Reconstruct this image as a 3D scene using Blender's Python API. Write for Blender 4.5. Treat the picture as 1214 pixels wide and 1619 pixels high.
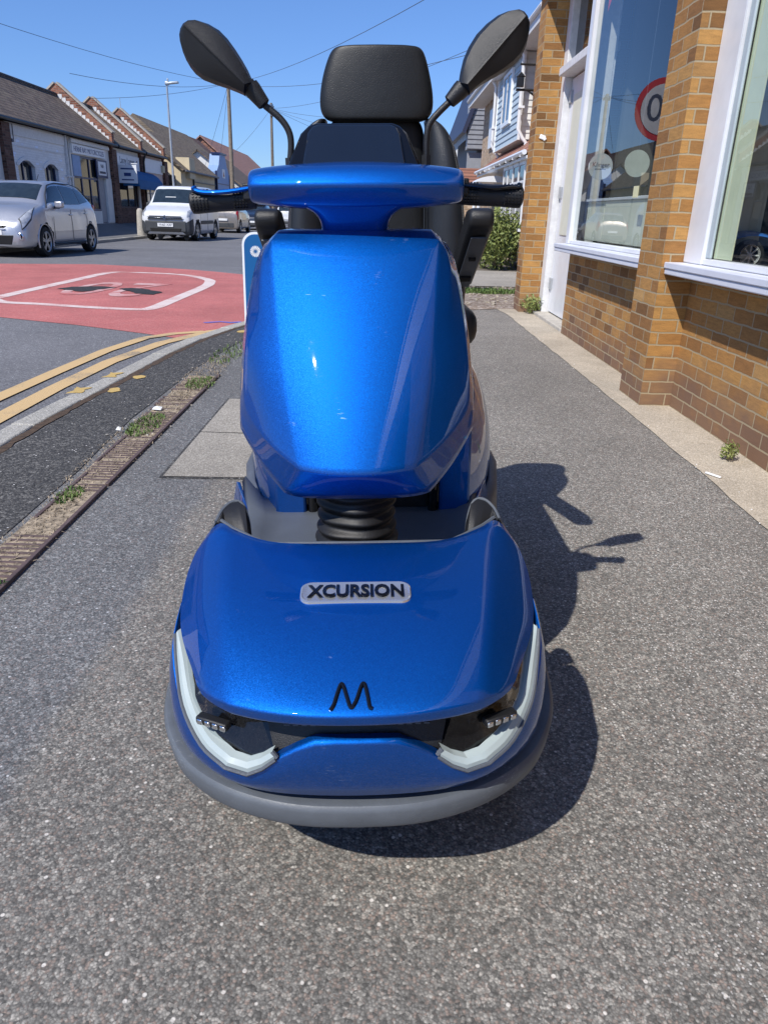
import bpy, bmesh, math, random
import numpy as np
from mathutils import Vector, Matrix, Euler
random.seed(7)
rad = math.radians
S = bpy.context.scene
COL = S.collection
for _o in list(bpy.data.objects): bpy.data.objects.remove(_o)
# ------------------------------------------------------------------ camera
cd = bpy.data.cameras.new("camera"); cam = bpy.data.objects.new("camera", cd); COL.objects.link(cam)
cd.sensor_fit = 'VERTICAL'; cd.sensor_height = 36; cd.lens = 26.02; cd.clip_start = .02; cd.clip_end = 3000
cam.matrix_world = Matrix(((0.999539, -0.027843, -0.012075, 0), (-0.000793, 0.373781, -0.927517, 0),
                           (0.030338, 0.927099, 0.373587, 1.12), (0, 0, 0, 1)))
S.camera = cam
# ------------------------------------------------------------------ light
SUN = Vector((-.535, -.695, 1)).normalized()            # towards the sun
W = bpy.data.worlds.new("World"); S.world = W; W.use_nodes = True
_nt = W.node_tree; _sky = _nt.nodes.new('ShaderNodeTexSky'); _sky.sky_type = 'NISHITA'; _sky.sun_disc = False
_sky.sun_elevation = math.asin(SUN.z); _sky.sun_rotation = math.atan2(SUN.x, SUN.y) % (2 * math.pi)
_sky.air_density = 1.0; _sky.dust_density = .05; _sky.ozone_density = 3.0; _sky.altitude = 0
_bg = _nt.nodes['Background']; _bg.inputs[1].default_value = .125
_mul = _nt.nodes.new('ShaderNodeMix'); _mul.data_type = 'RGBA'; _mul.blend_type = 'MULTIPLY'; _mul.inputs[0].default_value = 1
_mul.inputs[7].default_value = (.60, .77, 1.04, 1); _nt.links.new(_sky.outputs[0], _mul.inputs[6]); 
_tc = _nt.nodes.new('ShaderNodeTexCoord'); _sx = _nt.nodes.new('ShaderNodeSeparateXYZ'); _nt.links.new(_tc.outputs['Generated'], _sx.inputs[0])
_cr = _nt.nodes.new('ShaderNodeValToRGB'); _cr.color_ramp.elements[0].position = 0; _cr.color_ramp.elements[0].color = (.65, .70, .82, 1); _cr.color_ramp.elements[1].position = .5; _cr.color_ramp.elements[1].color = (1, 1, 1, 1)
_m2 = _nt.nodes.new('ShaderNodeMix'); _m2.data_type = 'RGBA'; _m2.blend_type = 'MULTIPLY'; _m2.inputs[0].default_value = 1
_nt.links.new(_sx.outputs[2], _cr.inputs[0]); _nt.links.new(_mul.outputs[2], _m2.inputs[6]); _nt.links.new(_cr.outputs[0], _m2.inputs[7]); _nt.links.new(_m2.outputs[2], _bg.inputs[0])
sl = bpy.data.lights.new("sun", 'SUN'); sl.energy = 4.2; sl.angle = rad(.53); sl.color = (1, .955, .89)
sun = bpy.data.objects.new("sun", sl); COL.objects.link(sun); sun.location = (-5, -7, 20)
sun.rotation_euler = SUN.to_track_quat('Z', 'Y').to_euler()
S.view_settings.view_transform = 'Standard'; S.view_settings.look = 'None'
S.view_settings.exposure = 0.3; S.view_settings.gamma = 1
S.render.resolution_x = 767; S.render.resolution_y = 1024

# ------------------------------------------------------------------ materials
def new_mat(name):
    m = bpy.data.materials.new(name); m.use_nodes = True
    nt = m.node_tree; b = nt.nodes['Principled BSDF']; return m, nt, b
def N(nt, t, **kw):
    n = nt.nodes.new(t)
    for k, v in kw.items():
        if k.startswith('i_'):
            key = k[2:]; key = int(key) if key.isdigit() else key.replace('_', ' ')
            n.inputs[key].default_value = v
        else: setattr(n, k, v)
    return n
def c4(c): return (c[0], c[1], c[2], 1)
def mixc(nt, fac, a, b, blend='MIX'):
    n = nt.nodes.new('ShaderNodeMix'); n.data_type = 'RGBA'; n.blend_type = blend
    for i, v in ((0, fac), (6, a), (7, b)):
        if isinstance(v, bpy.types.NodeSocket): nt.links.new(v, n.inputs[i])
        elif i == 0: n.inputs[0].default_value = v
        else: n.inputs[i].default_value = c4(v)
    return n.outputs[2]
def ramp(nt, src, stops):
    r = nt.nodes.new('ShaderNodeValToRGB'); e = r.color_ramp.elements
    while len(e) < len(stops): e.new(.5)
    for el, (p, c) in zip(e, stops):
        el.position = p; el.color = c4(c) if not isinstance(c, (int, float)) else (c, c, c, 1)
    nt.links.new(src, r.inputs[0]); return r.outputs[0]
def pos(nt, kind='world', scale=(1, 1, 1)):
    if kind == 'world': o = N(nt, 'ShaderNodeNewGeometry').outputs['Position']
    else: o = N(nt, 'ShaderNodeTexCoord').outputs['Object']
    mp = nt.nodes.new('ShaderNodeMapping'); mp.inputs['Scale'].default_value = scale
    nt.links.new(o, mp.inputs[0]); return mp.outputs[0]
def noise(nt, vec, scale, detail=4, rough=.6):
    n = N(nt, 'ShaderNodeTexNoise'); n.inputs['Scale'].default_value = scale
    n.inputs['Detail'].default_value = detail; n.inputs['Roughness'].default_value = rough
    nt.links.new(vec, n.inputs['Vector']); return n.outputs[0]
def voro(nt, vec, scale, feature='F1'):
    n = N(nt, 'ShaderNodeTexVoronoi'); n.feature = feature; n.inputs['Scale'].default_value = scale
    nt.links.new(vec, n.inputs['Vector']); return n
def bump(nt, b, h, strength=.3, dist=.01, prev=None):
    n = N(nt, 'ShaderNodeBump'); n.inputs['Strength'].default_value = strength; n.inputs['Distance'].default_value = dist
    nt.links.new(h, n.inputs['Height'])
    if prev is not None: nt.links.new(prev, n.inputs['Normal'])
    nt.links.new(n.outputs[0], b.inputs['Normal']); return n.outputs[0]
def plain(name, col, rough=.5, metal=0, var=.12, vs=6, bmp=0, bs=60, coat=0, spec=.5, kind='object', var2=None):
    m, nt, b = new_mat(name)
    p = pos(nt, kind); n = noise(nt, p, vs)
    lo = tuple(max(0, c * (1 - var)) for c in col); hi = tuple(min(1, c * (1 + var)) for c in col)
    if var2: lo = var2
    nt.links.new(ramp(nt, n, [(.3, lo), (.7, hi)]), b.inputs['Base Color'])
    b.inputs['Roughness'].default_value = rough; b.inputs['Metallic'].default_value = metal
    b.inputs['Specular IOR Level'].default_value = spec
    if coat: b.inputs['Coat Weight'].default_value = coat; b.inputs['Coat Roughness'].default_value = .03
    if bmp: bump(nt, b, noise(nt, p, bs, 3), bmp, .004)
    return m
def asphalt(name, dark, mid, light, scale=110, fleck=.05, fleckcol=(.75, .73, .7), big=(.85, 1.12), tint=None, fs=75, bstr=.3, right=False):
    m, nt, b = new_mat(name); p = pos(nt)
    v = voro(nt, p, scale); v2 = voro(nt, p, scale * 1.9); v3 = voro(nt, p, fs)
    c = N(nt, 'ShaderNodeSeparateColor'); nt.links.new(v.outputs['Color'], c.inputs[0])
    chip = ramp(nt, c.outputs[0], [(0, dark), (.45, mid), (.8, mid), (1, light)])
    c2 = N(nt, 'ShaderNodeSeparateColor'); nt.links.new(v2.outputs['Color'], c2.inputs[0])
    if tint: chip = mixc(nt, ramp(nt, c.outputs[1], [(.72, 0), (.86, 1)]), chip, tint)
    chip = mixc(nt, ramp(nt, c2.outputs[0], [(.3, 0), (1, .45)]), chip, dark)
    v4 = voro(nt, p, scale * .62); c5 = N(nt, 'ShaderNodeSeparateColor'); nt.links.new(v4.outputs['Color'], c5.inputs[0])
    chip = mixc(nt, ramp(nt, c5.outputs[0], [(.80, 0), (.9, .55)]), chip, light)
    chip = mixc(nt, ramp(nt, c5.outputs[1], [(.74, 0), (.9, .6)]), chip, dark)
    gap = ramp(nt, v.outputs['Distance'], [(.35, 0), (.62, .45)])
    col = mixc(nt, gap, chip, tuple(d * .55 for d in dark))
    c3 = N(nt, 'ShaderNodeSeparateColor'); nt.links.new(v3.outputs['Color'], c3.inputs[0])
    f = N(nt, 'ShaderNodeMath', operation='MULTIPLY')
    nt.links.new(ramp(nt, c3.outputs[0], [(1 - fleck - .01, 0), (1 - fleck, 1)]), f.inputs[0])
    nt.links.new(ramp(nt, v3.outputs['Distance'], [(.22, 1), (.32, 0)]), f.inputs[1])
    col = mixc(nt, f.outputs[0], col, fleckcol)
    if right:      # newer strip nearer the shops: stone facets' glints painted as small white flecks
        sp = N(nt, 'ShaderNodeSeparateXYZ'); nt.links.new(p, sp.inputs[0])
        wx = N(nt, 'ShaderNodeMath', operation='MULTIPLY_ADD', i_1=.6); nt.links.new(noise(nt, p, 1.1, 4), wx.inputs[0]); nt.links.new(sp.outputs[0], wx.inputs[2])
        v5 = voro(nt, p, 135); c6 = N(nt, 'ShaderNodeSeparateColor'); nt.links.new(v5.outputs['Color'], c6.inputs[0])
        f2 = N(nt, 'ShaderNodeMath', operation='MULTIPLY'); nt.links.new(ramp(nt, c6.outputs[0], [(.76, 0), (.79, 1)]), f2.inputs[0]); nt.links.new(ramp(nt, v5.outputs['Distance'], [(.25, 1), (.36, 0)]), f2.inputs[1])
        f3 = N(nt, 'ShaderNodeMath', operation='MULTIPLY'); nt.links.new(f2.outputs[0], f3.inputs[0]); nt.links.new(ramp(nt, wx.outputs[0], [(.55, 0), (1.0, .95)]), f3.inputs[1])
        jx = N(nt, 'ShaderNodeMath', operation='MULTIPLY_ADD', i_1=.12); nt.links.new(noise(nt, p, 2.5, 4), jx.inputs[0]); nt.links.new(sp.outputs[0], jx.inputs[2])
        col = mixc(nt, 1.0, col, ramp(nt, jx.outputs[0], [(0, (1, 1, 1)), (1, (1, 1, 1))]), 'MULTIPLY')
        mr = N(nt, 'ShaderNodeMapRange', i_1=-.70, i_2=-.64); nt.links.new(jx.outputs[0], mr.inputs[0])
        col = mixc(nt, 1.0, col, ramp(nt, mr.outputs[0], [(0, (.84, .87, .92)), (1, (1.06, 1.03, .985))]), 'MULTIPLY')
        col = mixc(nt, f3.outputs[0], col, fleckcol)
    n1 = noise(nt, p, 1.3, 6, .7); n2 = noise(nt, p, .35, 2)
    st_ = noise(nt, p, 5, 5, .75); col = mixc(nt, 1.0, col, ramp(nt, st_, [(.28, .80), (.42, 1.0), (.66, 1.03), (.78, 1.18)]), 'MULTIPLY')
    col = mixc(nt, 1.0, col, ramp(nt, n1, [(.3, big[0]), (.7, big[1])]), 'MULTIPLY')
    col = mixc(nt, 1.0, col, ramp(nt, n2, [(.35, .9), (.65, 1.08)]), 'MULTIPLY')
    nt.links.new(col, b.inputs['Base Color']); b.inputs['Roughness'].default_value = .8
    b.inputs['Specular IOR Level'].default_value = .35
    bump(nt, b, v.outputs['Distance'], bstr, -.006)
    return m
def brick_mat(name, c1, c2, c3, mortar, bw=.225, bh=.0787, msize=.006, bmp=.6, dirt=None, zoff=0.0, stain=1.0):
    m, nt, b = new_mat(name)
    g = N(nt, 'ShaderNodeNewGeometry')
    sp = N(nt, 'ShaderNodeSeparateXYZ'); nt.links.new(g.outputs['Position'], sp.inputs[0])
    sn = N(nt, 'ShaderNodeSeparateXYZ'); nt.links.new(g.outputs['True Normal'], sn.inputs[0])
    ax = N(nt, 'ShaderNodeMath', operation='ABSOLUTE'); nt.links.new(sn.outputs[0], ax.inputs[0])
    gt = N(nt, 'ShaderNodeMath', operation='GREATER_THAN', i_1=.5); nt.links.new(ax.outputs[0], gt.inputs[0])
    mx = N(nt, 'ShaderNodeMix'); nt.links.new(gt.outputs[0], mx.inputs[0])
    nt.links.new(sp.outputs[0], mx.inputs[2]); nt.links.new(sp.outputs[1], mx.inputs[3])
    az = N(nt, 'ShaderNodeMath', operation='ADD', i_1=50 * bh + zoff); nt.links.new(sp.outputs[2], az.inputs[0])
    au = N(nt, 'ShaderNodeMath', operation='ADD', i_1=200 * bw + .03); nt.links.new(mx.outputs[0], au.inputs[0])
    cb = N(nt, 'ShaderNodeCombineXYZ'); nt.links.new(au.outputs[0], cb.inputs[0]); nt.links.new(az.outputs[0], cb.inputs[1])
    wob = noise(nt, g.outputs['Position'], 9, 3)
    wv = N(nt, 'ShaderNodeVectorMath', operation='MULTIPLY_ADD')
    nt.links.new(cb.outputs[0], wv.inputs[2]); wv.inputs[1].default_value = (.010, .013, 0)
    nt.links.new(N_noisecol(nt, g.outputs['Position'], 9), wv.inputs[0])
    br = N(nt, 'ShaderNodeTexBrick'); br.offset = .5; br.inputs['Scale'].default_value = 1
    br.inputs['Brick Width'].default_value = bw; br.inputs['Row Height'].default_value = bh
    br.inputs['Mortar Size'].default_value = msize; br.inputs['Mortar Smooth'].default_value = .25
    br.inputs['Bias'].default_value = 0
    br.inputs['Color1'].default_value = (0, 0, 0, 1); br.inputs['Color2'].default_value = (1, 1, 1, 1); br.inputs['Mortar'].default_value = (.5, .5, .5, 1)
    nt.links.new(wv.outputs[0], br.inputs['Vector'])
    col = ramp(nt, br.outputs['Color'], [(0, tuple(x * (1 - .45 * stain) for x in c1)), (.12, c1), (.35, c2), (.55, c3), (.75, c2), (.9, tuple(a * .5 + q * (.5 - .15 * stain) for a, q in zip(c1, c2))), (1, (c3[0] * 1.05, c3[1] * 1.15, c3[2] * 1.4))])
    st = noise(nt, pos(nt, 'world', (3, 3, 16)), 4, 5, .7)
    col = mixc(nt, 1, col, ramp(nt, st, [(.25, 1 - .28 * stain), (.6, 1 + .08 * stain), (.8, 1 + .2 * stain)]), 'MULTIPLY')
    gr = noise(nt, g.outputs['Position'], 160, 3, .7)
    col = mixc(nt, 1, col, ramp(nt, gr, [(.3, .82), (.7, 1.12)]), 'MULTIPLY')
    if dirt:   # darker engineering bricks near the ground, per brick
        dz = N(nt, 'ShaderNodeMath', operation='MULTIPLY_ADD', i_1=-1.6, i_2=.62); nt.links.new(sp.outputs[2], dz.inputs[0])
        dn = N(nt, 'ShaderNodeMath', operation='ADD'); nt.links.new(dz.outputs[0], dn.inputs[0])
        bn = noise(nt, g.outputs['Position'], 3.5, 2); nt.links.new(bn, dn.inputs[1])
        col = mixc(nt, ramp(nt, dn.outputs[0], [(.55, 0), (1.1, .8)]), col, dirt)
    mc = mixc(nt, ramp(nt, gr, [(.35, 0), (.7, 1)]), tuple(x * .8 for x in mortar), mortar)
    col = mixc(nt, br.outputs['Fac'], col, mc)
    nt.links.new(col, b.inputs['Base Color']); b.inputs['Roughness'].default_value = .85
    inv = N(nt, 'ShaderNodeMath', operation='SUBTRACT', i_0=1.0); nt.links.new(br.outputs['Fac'], inv.inputs[1])
    ad = N(nt, 'ShaderNodeMath', operation='MULTIPLY_ADD', i_1=.35); nt.links.new(gr, ad.inputs[0]); nt.links.new(inv.outputs[0], ad.inputs[2])
    bump(nt, b, ad.outputs[0], bmp, .006)
    return m
def N_noisecol(nt, vec, scale):
    n = N(nt, 'ShaderNodeTexNoise'); n.inputs['Scale'].default_value = scale; nt.links.new(vec, n.inputs['Vector'])
    s = N(nt, 'ShaderNodeVectorMath', operation='SUBTRACT'); s.inputs[1].default_value = (.5, .5, .5)
    nt.links.new(n.outputs['Color'], s.inputs[0]); return s.outputs[0]
def tile_mat(name, c1, c2, c3, axis='Y', row=.1, w=.17, slope=1.0, lichen=(.2, .19, .13)):
    m, nt, b = new_mat(name); g = N(nt, 'ShaderNodeNewGeometry')
    sp = N(nt, 'ShaderNodeSeparateXYZ'); nt.links.new(g.outputs['Position'], sp.inputs[0])
    az = N(nt, 'ShaderNodeMath', operation='ADD', i_1=40.0); nt.links.new(sp.outputs[2], az.inputs[0])
    au = N(nt, 'ShaderNodeMath', operation='ADD', i_1=80.0); nt.links.new(sp.outputs[1 if axis == 'Y' else 0], au.inputs[0])
    cb = N(nt, 'ShaderNodeCombineXYZ'); nt.links.new(au.outputs[0], cb.inputs[0]); nt.links.new(az.outputs[0], cb.inputs[1])
    br = N(nt, 'ShaderNodeTexBrick'); br.offset = .5; br.inputs['Scale'].default_value = 1
    br.inputs['Brick Width'].default_value = w; br.inputs['Row Height'].default_value = row * slope
    br.inputs['Mortar Size'].default_value = .012; br.inputs['Mortar Smooth'].default_value = .6
    br.inputs['Color1'].default_value = (0, 0, 0, 1); br.inputs['Color2'].default_value = (1, 1, 1, 1); br.inputs['Mortar'].default_value = (.5, .5, .5, 1)
    nt.links.new(cb.outputs[0], br.inputs['Vector'])
    col = ramp(nt, br.outputs['Color'], [(0, c1), (.5, c2), (1, c3)])
    n1 = noise(nt, g.outputs['Position'], 2.2, 6, .7)
    col = mixc(nt, ramp(nt, n1, [(.52, 0), (.75, .6)]), col, lichen)
    col = mixc(nt, br.outputs['Fac'], col, tuple(x * .35 for x in c1))
    nt.links.new(col, b.inputs['Base Color']); b.inputs['Roughness'].default_value = .85
    # stepped courses
    md = N(nt, 'ShaderNodeMath', operation='MODULO', i_1=row * slope); nt.links.new(az.outputs[0], md.inputs[0])
    bump(nt, b, md.outputs[0], 1.0, -.35)
    return m
def glass_mat(name, tint=(.8, .9, .92), refl=1.0, ior=1.52, base=.04):
    m = bpy.data.materials.new(name); m.use_nodes = True; nt = m.node_tree
    for n in list(nt.nodes): nt.nodes.remove(n)
    o = nt.nodes.new('ShaderNodeOutputMaterial'); tr = nt.nodes.new('ShaderNodeBsdfTransparent'); gl = nt.nodes.new('ShaderNodeBsdfGlossy')
    tr.inputs[0].default_value = c4(tint); gl.inputs['Roughness'].default_value = .0
    g2 = N(nt, 'ShaderNodeNewGeometry')
    nz = N(nt, 'ShaderNodeBump'); nz.inputs['Strength'].default_value = .02; nz.inputs['Distance'].default_value = .01
    nt.links.new(noise(nt, g2.outputs['Position'], 1.2, 1), nz.inputs['Height']); nt.links.new(nz.outputs[0], gl.inputs['Normal'])
    ma = N(nt, 'ShaderNodeMath', operation='MULTIPLY_ADD', i_1=refl, i_2=base); ma.use_clamp = True
    dt = N(nt, 'ShaderNodeVectorMath', operation='DOT_PRODUCT'); nt.links.new(g2.outputs['Incoming'], dt.inputs[0]); nt.links.new(g2.outputs['True Normal'], dt.inputs[1])
    ab = N(nt, 'ShaderNodeMath', operation='ABSOLUTE'); nt.links.new(dt.outputs['Value'], ab.inputs[0])
    om = N(nt, 'ShaderNodeMath', operation='SUBTRACT', i_0=1.0); om.use_clamp = True; nt.links.new(ab.outputs[0], om.inputs[1])
    fr = N(nt, 'ShaderNodeMath', operation='POWER', i_1=4.0); nt.links.new(om.outputs[0], fr.inputs[0])
    nt.links.new(fr.outputs[0], ma.inputs[0]); mx = nt.nodes.new('ShaderNodeMixShader')
    nt.links.new(ma.outputs[0], mx.inputs[0]); nt.links.new(tr.outputs[0], mx.inputs[1]); nt.links.new(gl.outputs[0], mx.inputs[2])
    nt.links.new(mx.outputs[0], o.inputs[0]); return m
def paint_metal(name, col, flake=.5, rough=.38, metal=.75, fscale=900, coat=1.0, scr=True):
    m, nt, b = new_mat(name); p = pos(nt, 'object')
    v = voro(nt, p, fscale); c = N(nt, 'ShaderNodeSeparateColor'); nt.links.new(v.outputs['Color'], c.inputs[0])
    col2 = mixc(nt, ramp(nt, c.outputs[0], [(.5, 0), (1, flake)]), col, tuple(min(1, x * 1.9 + .02) for x in col))
    if scr:
        sm = N(nt, 'ShaderNodeMath', operation='MULTIPLY'); nt.links.new(ramp(nt, noise(nt, pos(nt, 'object', (60, 60, 420)), 1, 3, .6), [(.60, 0), (.66, .5)]), sm.inputs[0]); nt.links.new(ramp(nt, noise(nt, p, 11, 2), [(.66, 0), (.72, 1)]), sm.inputs[1])
        col2 = mixc(nt, sm.outputs[0], col2, (.35, .5, .8))
    nt.links.new(col2, b.inputs['Base Color'])
    b.inputs['Metallic'].default_value = metal; b.inputs['Roughness'].default_value = rough
    b.inputs['Coat Weight'].default_value = coat; b.inputs['Coat Roughness'].default_value = .02
    # flakes tilt the base normal only
    nm = N(nt, 'ShaderNodeVectorMath', operation='SUBTRACT'); nm.inputs[1].default_value = (.5, .5, .5)
    nt.links.new(v.outputs['Color'], nm.inputs[0])
    sc = N(nt, 'ShaderNodeVectorMath', operation='SCALE'); sc.inputs['Scale'].default_value = .22; nt.links.new(nm.outputs[0], sc.inputs[0])
    g = N(nt, 'ShaderNodeNewGeometry'); ad = N(nt, 'ShaderNodeVectorMath', operation='ADD')
    nt.links.new(g.outputs['Normal'], ad.inputs[0]); nt.links.new(sc.outputs[0], ad.inputs[1])
    no = N(nt, 'ShaderNodeVectorMath', operation='NORMALIZE'); nt.links.new(ad.outputs[0], no.inputs[0])
    nt.links.new(no.outputs[0], b.inputs['Normal'])
    if scr:   # dust and fine swirl scratches in the clear coat
        dn = noise(nt, pos(nt, 'object', (1, 1, 1)), 55, 6, .8)
        r = ramp(nt, dn, [(.55, .015), (.75, .07)]); nt.links.new(r, b.inputs['Coat Roughness'])
    return m
M = {}
M['pave'] = asphalt('pavement_asphalt', (.095, .094, .090), (.245, .240, .226), (.47, .455, .42), 195, .035, (.6, .58, .55), tint=(.30, .245, .215), right=True, bstr=.22)
M['pave_dark'] = asphalt('verge_asphalt', (.035, .034, .033), (.10, .096, .092), (.25, .24, .22), 125, .02, bstr=.6)
M['road'] = asphalt('road_asphalt', (.12, .12, .127), (.215, .213, .222), (.33, .33, .34), 120, .015, big=(.9, 1.08))
M['red'] = asphalt('red_surfacing', (.45, .13, .12), (.57, .185, .17), (.63, .30, .27), 110, .006, (.6, .45, .42), big=(.80, 1.10), bstr=.25)
M['strip'] = asphalt('concrete_apron', (.45, .39, .30), (.62, .54, .43), (.75, .67, .55), 160, .03, (.3, .25, .19), bstr=.25, big=(.66, 1.08))
M['slab'] = asphalt('paving_slab', (.27, .245, .21), (.42, .385, .33), (.56, .52, .45), 170, .03, (.5, .47, .42), bstr=.3)
M['kerb'] = asphalt('kerb_stone', (.30, .29, .26), (.50, .48, .43), (.64, .61, .56), 150, .03, (.45, .43, .4), bstr=.4)
M['gravel'] = asphalt('gravel_dirt', (.17, .12, .085), (.36, .29, .23), (.62, .56, .5), 28, .1, (.7, .66, .6), bstr=1)
M['soil'] = plain('dry_soil', (.07, .045, .028), .95, var=.5, vs=30, bmp=1, bs=90, kind='world')
M['earth'] = plain('ground_soil', (.13, .11, .085), .95, var=.2, vs=2, kind='world')
def worn(name, col, under, lo=.44, hi=.56, sc=55, kind='world'):
    m, nt, b = new_mat(name); p = pos(nt, kind)
    n = noise(nt, p, sc, 6, .75); n2 = noise(nt, p, 2.2, 3)
    a = N(nt, 'ShaderNodeMath', operation='ADD'); nt.links.new(n, a.inputs[0]); nt.links.new(n2, a.inputs[1])
    h = N(nt, 'ShaderNodeMath', operation='MULTIPLY', i_1=.5); nt.links.new(a.outputs[0], h.inputs[0])
    nt.links.new(mixc(nt, ramp(nt, h.outputs[0], [(lo, 0), (hi, 1)]), under, col), b.inputs['Base Color'])
    b.inputs['Roughness'].default_value = .8; bump(nt, b, voro(nt, p, 110).outputs['Distance'], .3, -.004)
    return m
M['yellow'] = worn('worn_yellow_paint', (.56, .39, .19), (.22, .19, .15), .37, .49)
M['ypatch'] = worn('yellow_paint_spot', (.50, .35, .12), (.2, .15, .06), .36, .46)
M['white_line'] = worn('worn_white_paint', (.66, .56, .53), (.5, .2, .18), .40, .50)
M['white_faint'] = worn('faded_white_paint', (.6, .42, .4), (.45, .12, .11), .42, .56)
M['patch'] = asphalt('road_patch', (.02, .02, .02), (.05, .05, .05), (.1, .1, .1), 110, .01)
M['brick'] = brick_mat('yellow_brick', (.28, .13, .038), (.385, .185, .05), (.46, .245, .072), (.42, .335, .21), msize=.0055, dirt=(.17, .10, .07), bmp=.8)
M['brick_red'] = brick_mat('red_brick', (.2, .07, .045), (.3, .11, .065), (.38, .17, .1), (.3, .26, .22), msize=.007)
M['brick_brown'] = brick_mat('brown_brick', (.09, .04, .028), (.14, .065, .045), (.19, .095, .065), (.14, .12, .1))
M['brick_pale'] = brick_mat('pale_brick', (.42, .29, .18), (.5, .36, .24), (.57, .43, .3), (.45, .4, .33), msize=.006)
M['brick_white'] = brick_mat('white_painted_brick', (.80, .82, .84), (.84, .86, .88), (.86, .88, .9), (.74, .76, .78), bmp=.4, stain=.15)
M['tile'] = tile_mat('brown_roof_tile', (.075, .055, .045), (.11, .082, .067), (.15, .115, .09), slope=.83, row=.14)
M['tile_old'] = tile_mat('lichen_roof_tile', (.10, .075, .05), (.15, .115, .08), (.2, .155, .11), slope=.83, row=.14, lichen=(.24, .21, .12))
M['tile_red'] = tile_mat('red_roof_tile', (.22, .09, .06), (.31, .14, .095), (.4, .2, .14), slope=.83, row=.15, lichen=(.3, .24, .17))
M['tile_pink'] = tile_mat('weathered_red_tile', (.2, .10, .08), (.28, .15, .12), (.36, .21, .17), slope=.83, row=.15, lichen=(.34, .26, .2))
M['tile_orange'] = tile_mat('orange_roof_tile', (.42, .12, .05), (.52, .17, .08), (.6, .23, .11), slope=.9, row=.2, w=.25)
M['white'] = plain('white_gloss_paint', (.72, .73, .75), .38, vs=3, var=.09, bmp=.15, bs=20, coat=.2)
M['white_old'] = plain('weathered_white_paint', (.68, .68, .68), .55, var=.1, vs=14, bmp=.4, bs=40)
M['sill'] = plain('sill_paint', (.66, .68, .75), .4, var=.05, bmp=.15, bs=25)
M['upvc'] = plain('white_plastic', (.8, .81, .82), .3, var=.03)
M['cream'] = plain('cream_render', (.62, .53, .36), .85, var=.1, vs=2, bmp=.3, bs=30)
M['render_white'] = plain('white_render', (.7, .7, .68), .8, var=.08, vs=2)
M['pinkish'] = plain('pale_pink_render', (.62, .5, .46), .7, var=.08)
M['lightblue'] = plain('light_blue_board', (.24, .36, .58), .6, var=.08)
M['cladblue'] = plain('grey_blue_board', (.45, .55, .62), .6, var=.06)
M['cladwhite'] = plain('pale_grey_board', (.66, .66, .64), .6, var=.05)
M['cladgrey'] = plain('dark_grey_board', (.15, .155, .17), .6, var=.1)
M['cladlight'] = plain('mid_grey_board', (.3, .31, .34), .6, var=.1)
M['film'] = plain('pale_green_film', (.72, .74, .52), .5, var=.05)
M['filmgrey'] = plain('grey_inner_frame', (.42, .48, .5), .4, var=.06)
M['creamboard'] = plain('cream_display_board', (.68, .68, .56), .6, var=.05)
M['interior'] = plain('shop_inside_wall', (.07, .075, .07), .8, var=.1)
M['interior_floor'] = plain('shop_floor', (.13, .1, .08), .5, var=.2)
M['darkframe'] = plain('navy_frame_paint', (.015, .03, .10), .4, var=.2)
M['awning'] = plain('blue_awning_cloth', (.005, .10, .27), .75, var=.12, vs=3)
M['blue_dark'] = plain('dark_blue_sign', (.02, .05, .2), .4)
M['lettering_dark'] = plain('dark_lettering', (.03, .035, .07), .5)
M['steel'] = plain('galvanised_steel', (.5, .52, .53), .4, metal=.6, var=.1)
M['wood'] = plain('weathered_pole_wood', (.23, .19, .145), .9, var=.25, vs=8, bmp=.5)
M['rust'] = plain('rusty_iron', (.11, .075, .07), .7, metal=.1, var=.25, vs=25, bmp=.5)
M['black'] = plain('black_plastic', (.012, .012, .013), .42, var=.2, bmp=.25, bs=700)
M['black_gloss'] = plain('gloss_black', (.005, .005, .006), .06, var=.2)
M['black_matte'] = plain('matte_black', (.006, .006, .006), .8, var=.2)
M['wire'] = plain('black_cable', (.10, .13, .18), .7)
M['glassdark'] = plain('dark_window_glass', (.02, .025, .03), .04, var=.3, spec=.8)
M['glass'] = glass_mat('shop_glass', (.90, .95, .93), 1.1, 1.5, .05)
M['carglass'] = plain('tinted_car_glass', (.02, .03, .038), .05, var=.3, spec=.9)
M['lens'] = glass_mat('clear_lamp_lens', (.93, .95, .96), 1.0, 1.5, .05)
M['lampglass'] = plain('clear_headlamp', (.20, .23, .27), .06, metal=.3, vs=9, coat=1, var2=(.65, .67, .7))
M['badge'] = plain('satin_chrome_badge', (.66, .67, .69), .22, metal=.8, var=.05)
M['chrome'] = plain('chrome', (.75, .76, .78), .12, metal=1, var=.08, vs=30)
M['silver'] = paint_metal('silver_car_paint', (.52, .53, .56), .2, .35, .7, 300, scr=False)
M['vanwhite'] = plain('white_van_paint', (.66, .68, .71), .3, var=.03, coat=.6)
M['beige'] = paint_metal('beige_car_paint', (.36, .32, .28), .2, .35, .6, 300, scr=False)
M['darkcar'] = paint_metal('dark_blue_car_paint', (.015, .02, .035), .2, .35, .4, 300, scr=False)
M['greyplastic'] = plain('grey_bumper_plastic', (.05, .055, .062), .6, var=.1)
M['tyre'] = plain('tyre_rubber', (.015, .015, .015), .85, var=.3, bmp=.4, bs=90)
M['rim'] = plain('alloy_wheel', (.42, .43, .45), .3, metal=.7, var=.1)
M['redlight'] = plain('red_lamp_plastic', (.35, .01, .012), .2, coat=.5)
M['leaf'] = plain('bush_leaf', (.30, .32, .09), .55, var=.0, vs=9, kind='world', var2=(.07, .12, .025))
M['leaf_y'] = plain('yellow_palm_leaf', (.32, .30, .08), .6, var=.3, vs=9, kind='world')
M['grass'] = plain('green_grass', (.13, .18, .045), .7, vs=9, kind='world', var2=(.05, .11, .02))
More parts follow.
